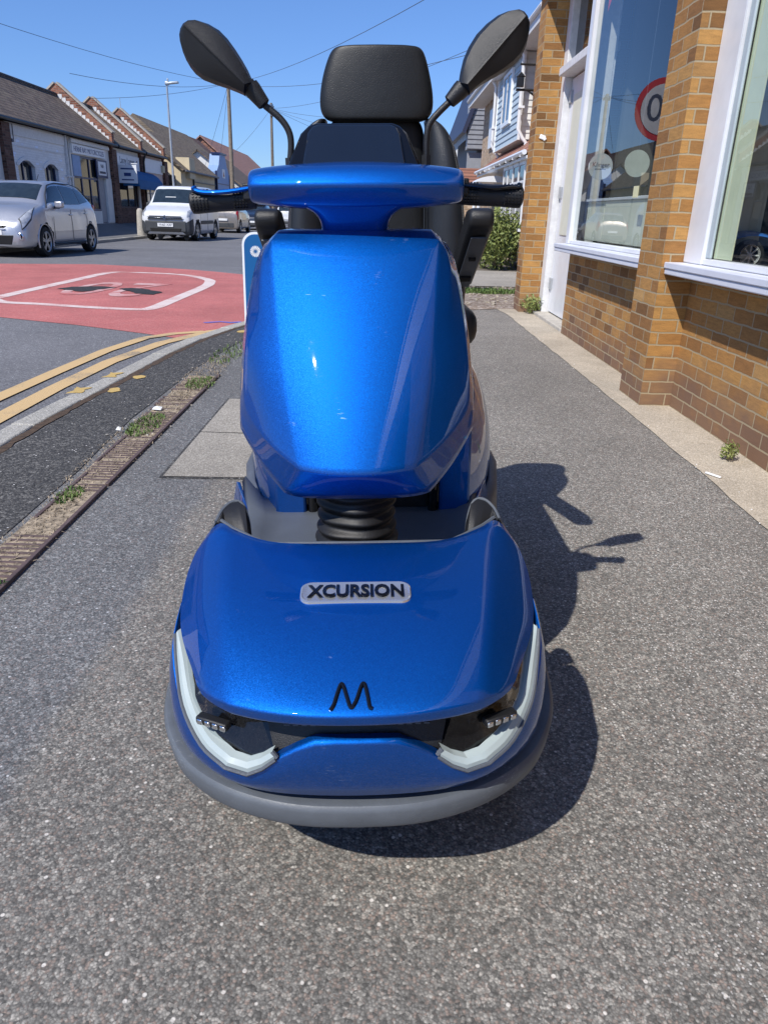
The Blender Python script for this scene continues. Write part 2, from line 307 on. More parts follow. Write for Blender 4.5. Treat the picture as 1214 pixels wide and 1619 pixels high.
M['straw'] = plain('dry_straw', (.42, .34, .24), .9, vs=34, kind='world', var2=(.11, .085, .06))
M['paper'] = plain('white_litter', (.75, .75, .74), .7)
M['concrete'] = plain('old_concrete', (.42, .39, .34), .9, var=.18, vs=12, bmp=.5, bs=60)
# scooter
M['blue'] = paint_metal('metallic_blue_paint', (.002, .096, .41), .34, .575, 1.0, 1300)
M['bumper'] = plain('dark_grey_rubbing_plastic', (.088, .098, .115), .48, var=.13, vs=18, bmp=.3, bs=300)
M['deck'] = plain('mid_grey_moulded_plastic', (.085, .097, .115), .6, var=.08, vs=12, bmp=.3, bs=400)
M['led'] = plain('milky_led_tube', (.36, .42, .42), .35, var=.05, coat=.3)
M['boot'] = plain('black_rubber_boot', (.007, .007, .008), .55, var=.3, vs=20, bmp=.1, bs=200)
def scuffed(name, col, scuff):
    m, nt, b = new_mat(name); p = pos(nt, 'object'); p2 = pos(nt, 'object', (3, 3, 14))
    n = noise(nt, p, 18); base = ramp(nt, n, [(.3, tuple(c * .88 for c in col)), (.7, tuple(c * 1.12 for c in col))])
    a = N(nt, 'ShaderNodeMath', operation='MULTIPLY'); nt.links.new(ramp(nt, noise(nt, p, 7, 2), [(.52, 0), (.66, 1)]), a.inputs[0]); nt.links.new(ramp(nt, noise(nt, p2, 34, 5, .8), [(.55, 0), (.68, .8)]), a.inputs[1])
    nt.links.new(mixc(nt, a.outputs[0], base, scuff), b.inputs['Base Color']); b.inputs['Roughness'].default_value = .48
    bump(nt, b, noise(nt, p, 260, 3), .2, .002); return m
def leather():
    m, nt, b = new_mat('black_perforated_leather'); p = pos(nt, 'object')
    n = noise(nt, p, 5)
    nt.links.new(ramp(nt, n, [(.3, (.006, .0065, .007)), (.7, (.009, .010, .011))]), b.inputs['Base Color'])
    b.inputs['Roughness'].default_value = .5
    v = voro(nt, pos(nt, 'object', (1, .6, 1.2)), 210); b1 = bump(nt, b, ramp(nt, v.outputs['Distance'], [(.1, 0), (.35, 1)]), .25, .0012)
    bump(nt, b, noise(nt, p, 7, 3), .12, .02, b1)
    return m
M['leather'] = leather()
M['leather_plain'] = plain('black_smooth_leather', (.017, .019, .023), .36, var=.2, bmp=.3, bs=350)
M['screen'] = plain('dark_display_glass', (.008, .012, .022), .09, var=.1, spec=.7)
M['panelblue'] = plain('blue_sign_panel', (.003, .10, .30), .45, var=.03)
M['panelwhite'] = plain('white_sign_print', (.8, .82, .84), .5, var=.02)
M['signred'] = plain('red_sign_ring', (.45, .01, .015), .5, var=.03)
M['flag_red'] = plain('red_cloth', (.6, .04, .04), .8)

M['bumper_worn'] = scuffed('scuffed_grey_bumper', (.10, .112, .128), (.32, .33, .35))
# ------------------------------------------------------------------ mesh tools
class MB:
    def __init__(s, off=(0, 0, 0)): s.v = []; s.f = []; s.off = off; s.creases = []; s.sm = True
    def add(s, vs, fs):
        n = len(s.v); s.v += [tuple(p) for p in vs]; s.f += [tuple(i + n for i in f) for f in fs]; return n
    def box(s, x0, x1, y0, y1, z0, z1):
        x0, x1 = sorted((x0, x1)); y0, y1 = sorted((y0, y1)); z0, z1 = sorted((z0, z1))
        s.add([(x, y, z) for z in (z0, z1) for y in (y0, y1) for x in (x0, x1)],
              [(0, 2, 3, 1), (4, 5, 7, 6), (0, 1, 5, 4), (2, 6, 7, 3), (0, 4, 6, 2), (1, 3, 7, 5)]); return s
    def obox(s, c, size, rot=(0, 0, 0)):
        R = Euler(rot).to_matrix(); h = [a / 2 for a in size]; vs = []
        for z in (-1, 1):
            for y in (-1, 1):
                for x in (-1, 1): vs.append(tuple(Vector(c) + R @ Vector((x * h[0], y * h[1], z * h[2]))))
        s.add(vs, [(0, 2, 3, 1), (4, 5, 7, 6), (0, 1, 5, 4), (2, 6, 7, 3), (0, 4, 6, 2), (1, 3, 7, 5)]); return s
    def tube(s, path, r, n=10, caps=True, flat=1.0):
        P = [Vector(p) for p in path]; k = len(P); rs = r if isinstance(r, (list, tuple)) else [r] * k
        prev = None; rings = []
        for i in range(k):
            t = (P[min(i + 1, k - 1)] - P[max(i - 1, 0)]).normalized()
            if prev is None:
                a = Vector((0, 0, 1)) if abs(t.z) < .9 else Vector((1, 0, 0)); u = t.cross(a).normalized()
            else: u = (prev - t * prev.dot(t)).normalized()
            prev = u; w = t.cross(u)
            rings.append([P[i] + (u * math.cos(2 * math.pi * j / n) + w * math.sin(2 * math.pi * j / n) * flat) * rs[i] for j in range(n)])
        vs = [tuple(p) for rg in rings for p in rg]
        fs = [(i * n + j, i * n + (j + 1) % n, (i + 1) * n + (j + 1) % n, (i + 1) * n + j) for i in range(k - 1) for j in range(n)]
        if caps: fs += [tuple(range(n))[::-1], tuple((k - 1) * n + j for j in range(n))]
        s.add(vs, fs); return s
    def prism(s, poly, axis, a, b):
        # poly: 2D list; axis x: (y,z), y: (x,z), z: (x,y)
        def mk(p, t): return {'x': (t, p[0], p[1]), 'y': (p[0], t, p[1]), 'z': (p[0], p[1], t)}[axis]
        n = len(poly); s.add([mk(p, a) for p in poly] + [mk(p, b) for p in poly],
                             [tuple(range(n)), tuple(range(2 * n - 1, n - 1, -1))] + [(i, i + n, (i + 1) % n + n, (i + 1) % n) for i in range(n)]); return s
    def flat(s, poly3):
        s.add(poly3, [tuple(range(len(poly3)))]); return s
    def grid(s, rows, wrap=False):
        r = len(rows); c = len(rows[0]); n = s.add([p for row in rows for p in row], [])
        for i in range(r - 1):
            for j in range(c - (0 if wrap else 1)):
                s.f.append((n + i * c + j, n + i * c + (j + 1) % c, n + (i + 1) * c + (j + 1) % c, n + (i + 1) * c + j))
        return n
    def mgrid(s, rows):   # half rows, first column at x=0, mirrored
        full = [[(-p[0], p[1], p[2]) for p in row[:0:-1]] + list(row) for row in rows]
        return s.grid(full)
    def lathe(s, prof, c=(0, 0, 0), axis='z', n=24):
        rows = []
        for r, h in prof:
            row = []
            for j in range(n):
                a = 2 * math.pi * j / n; x, y = r * math.cos(a), r * math.sin(a)
                p = {'z': (x, y, h), 'x': (h, x, y), 'y': (x, h, y)}[axis]; row.append((c[0] + p[0], c[1] + p[1], c[2] + p[2]))
            rows.append(row)
        s.grid(rows, True); return s
    def text(s, body, size, mat4, ext=.001, align='CENTER', offset=0):
        cu = bpy.data.curves.new('t', 'FONT'); cu.body = body; cu.size = size; cu.extrude = ext; cu.align_x = align; cu.align_y = 'CENTER'
        cu.resolution_u = 3; cu.offset = offset
        o = bpy.data.objects.new('t', cu); me = bpy.data.meshes.new_from_object(o)
        s.add([tuple(mat4 @ v.co) for v in me.vertices], [tuple(p.vertices) for p in me.polygons])
        bpy.data.objects.remove(o); bpy.data.meshes.remove(me); return s
    def mirror_x(s):
        n = len(s.v); s.v += [(-x, y, z) for x, y, z in s.v]; s.f += [tuple(i + n for i in f)[::-1] for f in s.f]; return s
    def build(s, name, mat, parent=None, smooth=True, bevel=0, sub=0, solid=0, crease=None, angle=40, recalc=True, bseg=2):
        me = bpy.data.meshes.new(name)
        o_ = s.off; me.from_pydata([(x - o_[0], y - o_[1], z - o_[2]) for x, y, z in s.v], [], s.f); me.validate()
        if recalc or crease:
            bm = bmesh.new(); bm.from_mesh(me)
            bmesh.ops.remove_doubles(bm, verts=bm.verts, dist=1e-6)
            if recalc: bmesh.ops.recalc_face_normals(bm, faces=bm.faces)
            if crease:
                cl = bm.edges.layers.float.new('crease_edge')
                for e in bm.edges:
                    if len(e.link_faces) == 2 and e.calc_face_angle() > crease[0]: e[cl] = crease[1]
            bm.to_mesh(me); bm.free()
        ob = bpy.data.objects.new(name, me); COL.objects.link(ob)
        if isinstance(mat, list):
            for m_ in mat: me.materials.append(m_)
        else: me.materials.append(mat)
        if parent: ob.parent = parent
        if solid:
            md = ob.modifiers.new('solid', 'SOLIDIFY'); md.thickness = solid; md.offset = -1
        if bevel:
            md = ob.modifiers.new('bevel', 'BEVEL'); md.width = bevel; md.segments = bseg; md.limit_method = 'ANGLE'; md.angle_limit = rad(30)
        if sub:
            md = ob.modifiers.new('sub', 'SUBSURF'); md.levels = md.render_levels = sub
        if smooth:
            for p in me.polygons: p.use_smooth = True
            if not sub:
                try: me.set_sharp_from_angle(angle=rad(angle))
                except Exception: pass
        return ob
def empty(name, loc, rot=(0, 0, 0)):
    o = bpy.data.objects.new(name, None); COL.objects.link(o); o.location = loc; o.rotation_euler = rot; o.empty_display_size = .1; return o
def tag(o, label, cat, group=None, kind=None):
    if label: o['label'] = label
    if cat: o['category'] = cat
    if group: o['group'] = group
    if kind: o['kind'] = kind
    return o
def struct(o): o['kind'] = 'structure'; return o
def ch(o): return list(o.children)
def copy_tree(o, parent=None):
    c = o.copy(); COL.objects.link(c); c.parent = parent
    for k in ch(o): copy_tree(k, c)
    return c
def crom(P, n):      # Catmull-Rom resample of a list of numpy points
    P = [np.array(p, float) for p in P]; out = []
    Q = [2 * P[0] - P[1]] + P + [2 * P[-1] - P[-2]]
    for i in range(len(P) - 1):
        for k in range(n):
            t = k / n; a, b, c, d = Q[i:i + 4]
            out.append(.5 * ((2 * b) + (-a + c) * t + (2 * a - 5 * b + 4 * c - d) * t * t + (-a + 3 * b - 3 * c + d) * t ** 3))
    out.append(P[-1]); return out
# ================================================================== GROUND
RZ = -.10
def sheet(name, poly, z, mat, kind='structure', label=None):
    b = MB(); b.flat([(x, y, z) for x, y in poly]); o = b.build(name, mat, smooth=False)
    o['kind'] = kind
    if label: o['label'] = label
    for p in o.data.polygons:
        if p.normal.z < 0: o.data.flip_normals(); break
    return o
def jag(poly, step=.12, amp=.01):
    out = []
    for i in range(len(poly)):
        a = Vector(poly[i]); b = Vector(poly[(i + 1) % len(poly)]); n = max(1, int((b - a).length / step))
        d = (b - a).normalized() if (b - a).length > 0 else Vector((1, 0)); nn = Vector((-d.y, d.x))
        for k in range(n):
            q = a + (b - a) * k / n + nn * (random.uniform(-amp, amp) if k else 0); out.append((q.x, q.y))
    return out
sheet('ground', [(-900, -400), (900, -400), (900, 1500), (-900, 1500)], -.125, M['earth'])
sheet('road', [(-9.7, -30), (-1.5, -30), (-1.0, 12), (-.9, 200), (-9.7, 200)], RZ, M['road'])
kout = [(-1.99, -12), (-1.99, 3.9), (-1.955, 4.5), (-1.915, 5.2), (-1.865, 6.1), (-1.77, 6.95), (-1.62, 7.65), (-1.46, 8.2), (-1.31, 9), (-1.2, 10.2), (-1.12, 13), (-1.05, 60), (-1.05, 150)]
kin = [(x + .135, y - .0) for x, y in kout]
kb = MB()
seg = []
for (a, b_), (c, d) in zip(zip(kout[:-1], kout[1:]), zip(kin[:-1], kin[1:])):
    L_ = math.dist(a, b_); n = max(1, min(60, round(L_ / .915)))
    for k in range(n):
        t0, t1 = k / n, (k + 1) / n - .004 / L_ * (1 if L_ < 20 else .5)
        q = [(a[0] + (b_[0] - a[0]) * t0, a[1] + (b_[1] - a[1]) * t0), (a[0] + (b_[0] - a[0]) * t1, a[1] + (b_[1] - a[1]) * t1),
             (c[0] + (d[0] - c[0]) * t1, c[1] + (d[1] - c[1]) * t1), (c[0] + (d[0] - c[0]) * t0, c[1] + (d[1] - c[1]) * t0)]
        dz = random.uniform(-.003, .003); kb.prism(q, 'z', -.16, .002 + dz)
struct(kb.build('kerb', M['kerb'], bevel=.012, smooth=True))
pv = MB(); pv.prism([(x + .002, y) for x, y in kin] + [(2.6, 150), (2.6, -12)], 'z', -.2, -.006)
struct(pv.build('pavement', M['pave'], smooth=False))
sheet('kerb_joint_soil', jag([(x + .0, y) for x, y in kin[0:10]] + [(x + .05, y) for x, y in kin[9::-1]], .08, .012), -.001, M['soil'])
sheet('verge_tarmac', jag([(-1.36, -6), (-1.34, 2), (-1.35, 3.2), (-1.40, 4.1), (-1.38, 5.6), (-1.30, 6.6), (-1.12, 7.9)] + [(x + .045, y) for x, y in kin[7:1:-1]] + [(-1.81, 3), (-1.81, -6)], .3, .004), -.0025, M['pave_dark'])
sheet('concrete_strip', jag([(1.57, -8), (1.57, 2.6), (1.59, 4.6), (1.585, 9.4), (1.5, 10.6), (2.5, 10.6), (2.5, -8)], .15, .008), -.001, M['strip'])
b = MB(); b.flat([(-.955, 3.144, -.001), (-.05, 3.17, -.001), (-.05, 3.85, -.001), (-.95, 3.862, -.001)]); b.flat([(-.95, 3.875, -.001), (-.05, 3.865, -.001), (-.05, 4.66, -.001), (-.945, 4.642, -.001)])
struct(b.build('paving_slab', M['slab'], smooth=False))
sheet('slab_joint', [(-.97, 3.125), (-.03, 3.15), (-.03, 4.68), (-.96, 4.66)], -.0035, M['pave_dark'])
sheet('gravel_path', jag([(.2, 10.5), (1.2, 9.9), (2.6, 10.4), (4.2, 10.6), (4.2, 13.4), (-1.0, 13.4), (-1.0, 11.2)], .3, .06), .0, M['gravel'])
sheet('driveway', jag([(-1.0, 13.4), (4.2, 13.3), (4.2, 17.3), (-1.0, 17.3)], .5, .03), .012, M['slab'])
sheet('front_garden', [(1.0, 17.2), (9, 17.2), (9, 150), (1.0, 150)], .008, M['earth'])
# far side
fk = MB()
for k in range(150):
    y0 = -8 + k * .915; fk.box(-9.72, -9.58, y0, y0 + .905, -.16, .0 + random.uniform(-.004, .004))
struct(fk.build('kerb_far', M['kerb'], bevel=.012))
fp = MB(); fp.grid([[(-9.71, y, -.006), (-10.8, y, .10), (-12.5, y, .36), (-13, y, .36)] for y in (-10, 20, 60, 150)])
struct(fp.build('pavement_far', M['pave'], smooth=False))
# red surfacing and painted markings
red = [(-1.21, 8.75), (-1.46, 8.2), (-1.62, 7.62), (-1.75, 7.35), (-2.33, 7.70), (-3.3, 8.2), (-4.3, 8.6), (-6.2, 9.4), (-9.57, 10.9), (-9.57, 15.7), (-8, 16.4),
       (-6.3, 17.05), (-5.3, 16.85), (-4.36, 16.55), (-3.5, 16.1), (-2.8, 15.6), (-1.9, 14.6), (-1.13, 13.4), (-1.2, 10.2)]
sheet('red_road_surface', jag(red, .4, .012), RZ + .004, M['red'])
def ribbon(b, path, w, z, closed=False):
    n = len(path); L_ = []; R_ = []
    for i in range(n):
        p = Vector(path[i]); a = Vector(path[(i - 1) % n] if closed or i else path[i]); c = Vector(path[(i + 1) % n] if closed or i < n - 1 else path[i])
        t = (c - a).normalized(); m_ = Vector((-t.y, t.x)); L_.append(p + m_ * w / 2); R_.append(p - m_ * w / 2)
    rows = [[(a.x, a.y, z), (c.x, c.y, z)] for a, c in zip(L_, R_)]
    if closed: rows.append(rows[0])
    b.grid(rows)
def line(name, path, w, z, mat, closed=False, label=None):
    b = MB(); ribbon(b, path, w, z, closed); o = b.build(name, mat, smooth=False); o['kind'] = 'structure'; return o
line('yellow_line', [(-2.28, -12), (-2.285, 4.4), (-2.285, 5.2), (-2.245, 6.2), (-2.09, 7.2), (-1.79, 8.02), (-1.55, 8.35)], .13, RZ + .008, M['yellow'])
line('yellow_line', [(-2.53, -12), (-2.53, 4.8), (-2.50, 5.7), (-2.45, 6.7), (-2.33, 7.45), (-2.12, 7.78), (-1.85, 7.98)], .12, RZ + .009, M['yellow'])
rb = MB(); rnd = [(-5.2, 10.25), (-4.9, 9.95), (-4.4, 9.86), (-3.6, 9.68), (-3.1, 9.62), (-2.93, 9.8), (-2.92, 10.8), (-2.93, 12.7), (-3.0, 13.5), (-3.2, 14.2), (-3.9, 15.05), (-4.95, 15.2), (-5.25, 14.9), (-5.25, 13.4), (-5.23, 11.4)]
rnd = [tuple(p) for p in crom([(x, y) for x, y in rnd] + [rnd[0]], 4)][:-1]
ribbon(rb, rnd, .19, RZ + .008, True); struct(rb.build('speed_limit_road_marking', M['white_line'], smooth=False))
rb = MB(); ribbon(rb, [(x - 4.25, y + .7) for x, y in rnd], .19, RZ + .008, True); struct(rb.build('speed_limit_road_marking', M['white_line'], smooth=False))
tb = MB(); tb.text('20', 1.0, Matrix.Translation((-4.15, 12.15, RZ + .009)) @ Matrix.Rotation(math.pi, 4, 'Z') @ Matrix.Diagonal((1.35, 3.0, 1, 1)), 0.0005)
struct(tb.build('speed_limit_road_numerals', M['white_faint'], smooth=False))
sheet('road_repair_patch', jag([(-4.95, 11.75), (-4.45, 11.45), (-4.28, 11.9), (-4.2, 12.25), (-4.5, 12.3), (-4.85, 12.1)], .1, .03), RZ + .012, M['patch'])
sheet('road_repair_patch', jag([(-4.1, 12.05), (-3.6, 11.4), (-3.36, 11.35), (-3.32, 11.7), (-3.7, 12.1), (-3.95, 12.2)], .1, .03), RZ + .012, M['patch'])
b = MB()
for x, y in ((-1.975, 4.62), (-1.93, 5.12)): b.flat([(q[0], q[1], .0058) for q in jag([(x, y), (x + .09, y + .03), (x + .075, y + .12), (x + .10, y + .20), (x + .03, y + .17), (x - .005, y + .2), (x + .02, y + .1)], .03, .012)])
struct(b.build('yellow_kerb_paint', M['ypatch'], smooth=False))
b = MB()
for cx, cy, r in ((-1.72, 4.78, .045), (-1.69, 5.20, .04), (-1.36, 7.45, .05), (-1.28, 7.75, .05)):
    b.flat([(cx + r * math.cos(a) * random.uniform(.6, 1.3), cy + r * 1.5 * math.sin(a) * random.uniform(.8, 1.2), .0012) for a in np.linspace(0, 6.0, 12)])
struct(b.build('yellow_paint_spots', M['ypatch'], smooth=False))
b = MB(); ribbon(b, [(-2.0, 8.62), (-1.85, 8.75), (-1.72, 8.7), (-1.6, 8.78)], .07, RZ + .009); struct(b.build('blue_utility_mark', worn('blue_survey_paint', (.1, .15, .55), (.4, .11, .11), .42, .5), smooth=False))
# drainage channel
dc = empty('drain_channel', (-1.25, 2, 0)); tag(dc, 'rusty ribbed drain channel cover packed with dry straw along the pavement', 'drain cover')
o_ = (-1.25, 2, 0)
def chx(y): return -1.158 + (0 if y < 3 else 0), (-1.30 if y < 3 else -1.30 - .07 * min(1, (y - 3) / 1.5))
b = MB(o_); b.flat([(-1.16, -4, .001), (-1.16, 5.3, .001), (-1.36, 5.3, .001), (-1.31, 3, .001), (-1.30, -4, .001)]); b.build('debris_bed', M['straw'], dc, smooth=False)
b = MB(o_)
y = 0.5
while y < 5.2:
    if not (2.45 < y < 2.95 and random.random() < .85 or y > 4.0 and random.random() < .55 or 3.0 < y < 4.0 and random.random() < .25):
        b.box(-1.165, chx(y)[1] + .004, y, y + .013, -.004, .0045)
    y += random.uniform(.031, .037)
b.build('grate_ribs', M['rust'], dc, bevel=.0015)
b = MB(o_); b.box(-1.165, -1.147, -4, 2.98, -.01, .009); b.box(-1.165, -1.147, 3.0, 5.35, -.01, .009)
b.build('edge_rail', M['rust'], dc, bevel=.003)
b = MB(o_)
for (ya, yb) in ((-4, 2.3), (2.62, 3.15), (3.3, 3.75)): b.box(chx(ya)[1] - .004, chx(ya)[1] + .012, ya, yb, -.01, .007)
b.build('edge_rail', M['rust'], dc, bevel=.003)
def tuft(name, cx, cy, n, rx, ry, h, mat, z=0, flat=.5, seed=0, w=.0035):
    r = random.Random(seed); b = MB()
    for i in range(n):
        a = r.uniform(0, 6.28); q = math.sqrt(r.random()); x = cx + rx * q * math.cos(a); y_ = cy + ry * q * math.sin(a)
        L_ = h * r.uniform(.4, 1.1); d = r.uniform(0, 6.28); lean = flat * r.uniform(.2, 1.6); dx, dy = math.cos(d), math.sin(d); ww = w * r.uniform(.6, 1.4)
        p0 = Vector((x, y_, z)); p1 = p0 + Vector((dx * lean * L_ * .5, dy * lean * L_ * .5, L_ * .6)); p2 = p0 + Vector((dx * lean * L_ * 1.2, dy * lean * L_ * 1.2, L_ * max(.15, 1 - .5 * lean)))
        s_ = Vector((-dy, dx, 0)) * ww
        b.add([p0 - s_, p0 + s_, p1 + s_ * .8, p1 - s_ * .8, p2], [(0, 1, 2, 3), (3, 2, 4)])
    return b.build(name, mat, smooth=False, recalc=False)
def gr(name, label, cat, *a, **k): o = tuft(name, *a, **k); tag(o, label, cat); o['kind'] = 'stuff'; return o
gr('grass', 'green weeds growing in the middle of the drain channel', None, -1.27, 3.95, 420, .08, .24, .028, M['grass'], seed=1)
gr('grass', 'small green weeds in the near part of the drain channel', None, -1.26, 2.86, 170, .05, .10, .022, M['grass'], seed=2)
gr('grass', 'green weeds on the verge beyond the drain channel', None, -1.22, 5.05, 320, .10, .2, .03, M['grass'], seed=3)
gr('grass', 'green weed at the left edge by the drain', None, -1.19, 2.07, 60, .03, .03, .03, M['grass'], seed=4)
gr('grass', 'grass patch on the gravel before the driveway', None, 1.55, 12.4, 1500, .75, .38, .08, M['grass'], seed=5, w=.007)
gr('grass', 'sparse weeds along the verge edge', None, -1.25, 6.2, 200, .12, .5, .04, M['grass'], seed=6)
gr('straw', 'dry straw and clippings lying over the drain channel', None, -1.26, 3.7, 1500, .12, 1.1, .014, M['straw'], seed=7, flat=1.5, w=.002)
gr('straw', 'dry straw scattered over the near drain ribs', None, -1.23, 2.45, 120, .05, .5, .02, M['straw'], seed=8, flat=1.6, w=.002)
gr('straw', 'dry straw by the verge beyond the drain', None, -1.26, 5.3, 700, .12, .8, .025, M['straw'], seed=9, flat=1.6, w=.002)
def pebbles(n, x0, x1, y0, y1, s0, s1, seed, mat, name, label, z=.0):
    r = random.Random(seed); b = MB()
    for i in range(n):
        x, y_, s = r.uniform(x0, x1), r.uniform(y0, y1), r.uniform(s0, s1); a = r.uniform(0, 3)
        b.obox((x, y_, z + s * .15), (s, s * r.uniform(.5, .9), s * .4), (r.uniform(-.2, .2), r.uniform(-.2, .2), a))
    o = b.build(name, mat, smooth=False, bevel=.0012, bseg=1); o['kind'] = 'stuff'; o['label'] = label
gr('straw', 'pale broken straw scattered over the nearest drain cover', None, -1.245, 2.3, 520, .10, .5, .010, M['straw'], seed=18, flat=2.4, w=.002)
pebbles(110, -1.45, -1.1, 3.6, 7.6, .005, .014, 11, M['concrete'], 'loose_grit', 'loose grit scattered over the verge by the kerb')
pebbles(26, 1.5, 1.66, 2.2, 8, .004, .010, 12, M['paper'], 'loose_grit', 'pale grit along the edge of the concrete apron')
pebbles(420, -.5, 3.4, 10.4, 13.3, .02, .05, 13, M['strip'], 'gravel', 'loose pale stones on the gravel path', .004)
def litter(x, y, s, label):
    b = MB(); b.add([(x - s, y - s * .5, .012), (x + s * .9, y - s * .6, .01), (x + s, y + s * .5, .022), (x, y + s * .8, .012), (x - s * .8, y + s * .5, .02), (x, y, .03)], [(0, 1, 5), (1, 2, 5), (2, 3, 5), (3, 4, 5), (4, 0, 5)])
    o = b.build('litter', M['paper'], solid=.001, smooth=False); tag(o, label, 'litter')
litter(-1.30, 4.28, .028, 'crumpled scrap of white paper beside the weeds in the drain')
litter(-1.375, 3.82, .014, 'tiny scrap of white litter left of the drain weeds')
b = MB(); b.obox((1.615, 3.36, .006), (.012, .085, .009), (0, 0, .55)); tag(b.build('litter', M['paper'], bevel=.003), 'thin white stick lying on the edge of the concrete apron', 'litter')
b = MB(); b.obox((1.60, 2.72, .006), (.018, .03, .009), (0, 0, .3)); tag(b.build('litter', M['paper'], bevel=.003), 'short white stub on the apron nearest the camera', 'litter')

def plant(name, label, x, y, z, r, h, n, mat, seed, leafs=.02):
    rr = random.Random(seed); root = empty(name, (x, y, z)); tag(root, label, 'plant' if 'bush' not in name else 'bush')
    b = MB((x, y, z)); st = MB((x, y, z))
    for i in range(n):
        a = rr.uniform(0, 6.28); ph = math.acos(rr.uniform(-1, 1)); q = (rr.random() ** .45) * (1 + .18 * math.sin(3 * a + 1) + .12 * math.sin(7 * a + ph * 5))
        c = Vector((x + r * q * math.sin(ph) * math.cos(a), y + r * q * math.sin(ph) * math.sin(a), z + h * .5 + h * .5 * q * math.cos(ph)))
        if c.z < z + .01: c.z = z + rr.uniform(.01, .1)
        s = leafs * rr.uniform(.6, 1.4); R = Euler((rr.uniform(-1.2, 1.2), rr.uniform(-1.2, 1.2), rr.uniform(0, 6.28))).to_matrix()
        q4 = [Vector((-s, 0, 0)), Vector((0, -s * .45, s * .15)), Vector((s, 0, 0)), Vector((0, s * .45, s * .15))]
        b.add([c + R @ v for v in q4], [(0, 1, 2, 3)])
    for i in range(9):
        a = i * .7; st.tube([(x, y, z), (x + r * .35 * math.cos(a), y + r * .35 * math.sin(a), z + h * .4), (x + r * .6 * math.cos(a), y + r * .6 * math.sin(a), z + h * .75)], [r * .03 + .002, r * .02 + .001, .001], 5)
    b.build('foliage', mat, root, smooth=False, recalc=False); st.build('stem', M['straw'], root)
plant('weed_plant', 'green weed sprouting at the foot of the brick wall under the near window', 1.80, 3.62, 0, .045, .10, 260, M['leaf'], 21, .010)
plant('weed_plant', 'green weed by the white door frame at the wall corner', 2.0, 7.95, 0, .06, .12, 160, M['grass'], 22, .016)
plant('weed_plant', 'dry leafy weed at the foot of the far brick pillar by the door', 1.93, 9.70, 0, .16, .22, 420, M['leaf'], 23, .02)
# ================================================================== BRICK SHOP (right)
shop = empty('brick_shop', (1.95, 4, 0)); tag(shop, 'yellow brick shop with tall white framed windows beside the pavement', 'shop')
so = (1.95, 4, 0)
XW = 1.92; XP = 1.72
b = MB(so)
b.box(XW, XW + .3, 5.24, 8.02, -.2, .83)          # below far window
b.box(XW, XW + .3, .9, 4.80, -.2, .83)
b.box(XW, XW + .3, -4, -.3, -.2, .83)
b.build('wall', M['brick'], shop, smooth=False)
b = MB(so); b.box(XP, XW + .32, 4.80, 5.24, -.2, 4.2); b.build('pillar', M['brick'], shop, smooth=False)
b = MB(so); b.box(XP + .05, 2.25, 9.82, 10.2, -.2, 4.2); b.build('pillar', M['brick'], shop, smooth=False)
b = MB(so); b.box(XP, XW + .32, -.3, .9, -.2, 4.2); b.build('pillar', M['brick'], shop, smooth=False)
b = MB(so); b.box(2.25, 9, 10.0, 10.3, -.2, 4.6); b.build('wall', M['brick'], shop, smooth=False)
b = MB(so); b.box(1.70, 2.3, -4, 10.22, 3.48, 4.3); b.box(1.66, 2.3, -4, 10.26, 4.3, 4.4); b.build('fascia', M['white_old'], shop, bevel=.01)
b = MB(so); b.box(2.3, 9, -4, 10.0, 4.0, 4.15); b.build('roof', M['interior'], shop, smooth=False)
# interior room
b = MB(so); b.box(1.95, 2.26, 4.745, 4.797, -.1, 3.9); b.build('pillar_lining', M['creamboard'], shop, smooth=False)
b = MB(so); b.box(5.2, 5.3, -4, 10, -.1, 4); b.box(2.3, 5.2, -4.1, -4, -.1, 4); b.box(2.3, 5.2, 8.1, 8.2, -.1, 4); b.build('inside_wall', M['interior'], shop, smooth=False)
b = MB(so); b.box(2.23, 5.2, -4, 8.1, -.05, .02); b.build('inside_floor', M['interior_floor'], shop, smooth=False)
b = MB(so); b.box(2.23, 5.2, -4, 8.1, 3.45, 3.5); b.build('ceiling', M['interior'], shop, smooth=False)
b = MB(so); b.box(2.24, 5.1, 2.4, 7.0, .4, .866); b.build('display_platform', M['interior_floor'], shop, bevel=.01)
def win(y0, y1, jl):
    b = MB(so)
    b.box(1.848, 1.93, y1 - jl, y1, .90, 3.48)         # far jamb
    b.box(1.848, 1.93, y0, y0 + .09, .90, 3.48)
    b.box(1.848, 1.93, y0 + .09, y1 - jl, 3.38, 3.48)
    b.box(1.856, 1.93, y0 + .09, y1 - jl, .90, .935)
    w = b.build('window', M['white'], shop, bevel=.006)
    b = MB(so); b.box(1.735, 1.96, y0 - .0, y1 + .0, .86, .898); b.box(1.742, 1.96, y0 + .003, y1 - .003, .826, .86); b.build('sill', M['sill'], w, bevel=.006)
    b = MB(so); b.flat([(1.888, y0 + .08, .93), (1.888, y1 - jl + .01, .93), (1.888, y1 - jl + .01, 3.40), (1.888, y0 + .08, 3.40)]); b.build('pane', M['glass'], w, smooth=False, recalc=False)
    return w
w1 = win(5.24, 7.98, .12); w2 = win(.9, 4.80, .27)
b = MB(so); b.box(1.866, 1.884, 4.46, 4.529, .9361, 3.379); b.build('frame_strip', M['filmgrey'], w2, bevel=.01)
b = MB(so); b.box(1.893, 1.90, 4.245, 4.47, .94, 3.378); b.build('privacy_film', M['film'], w2, smooth=False)
b = MB(so); b.box(1.99, 2.02, 5.27, 7.2, .94, 1.285); b.box(2.0, 2.03, 7.25, 7.85, .94, 1.285); b.build('display_board', M['creamboard'], w1, bevel=.004)
b = MB(so); b.box(1.975, 2.02, 5.27, 7.85, 1.287, 1.31); b.build('board_rail', M['white'], w1, bevel=.004)
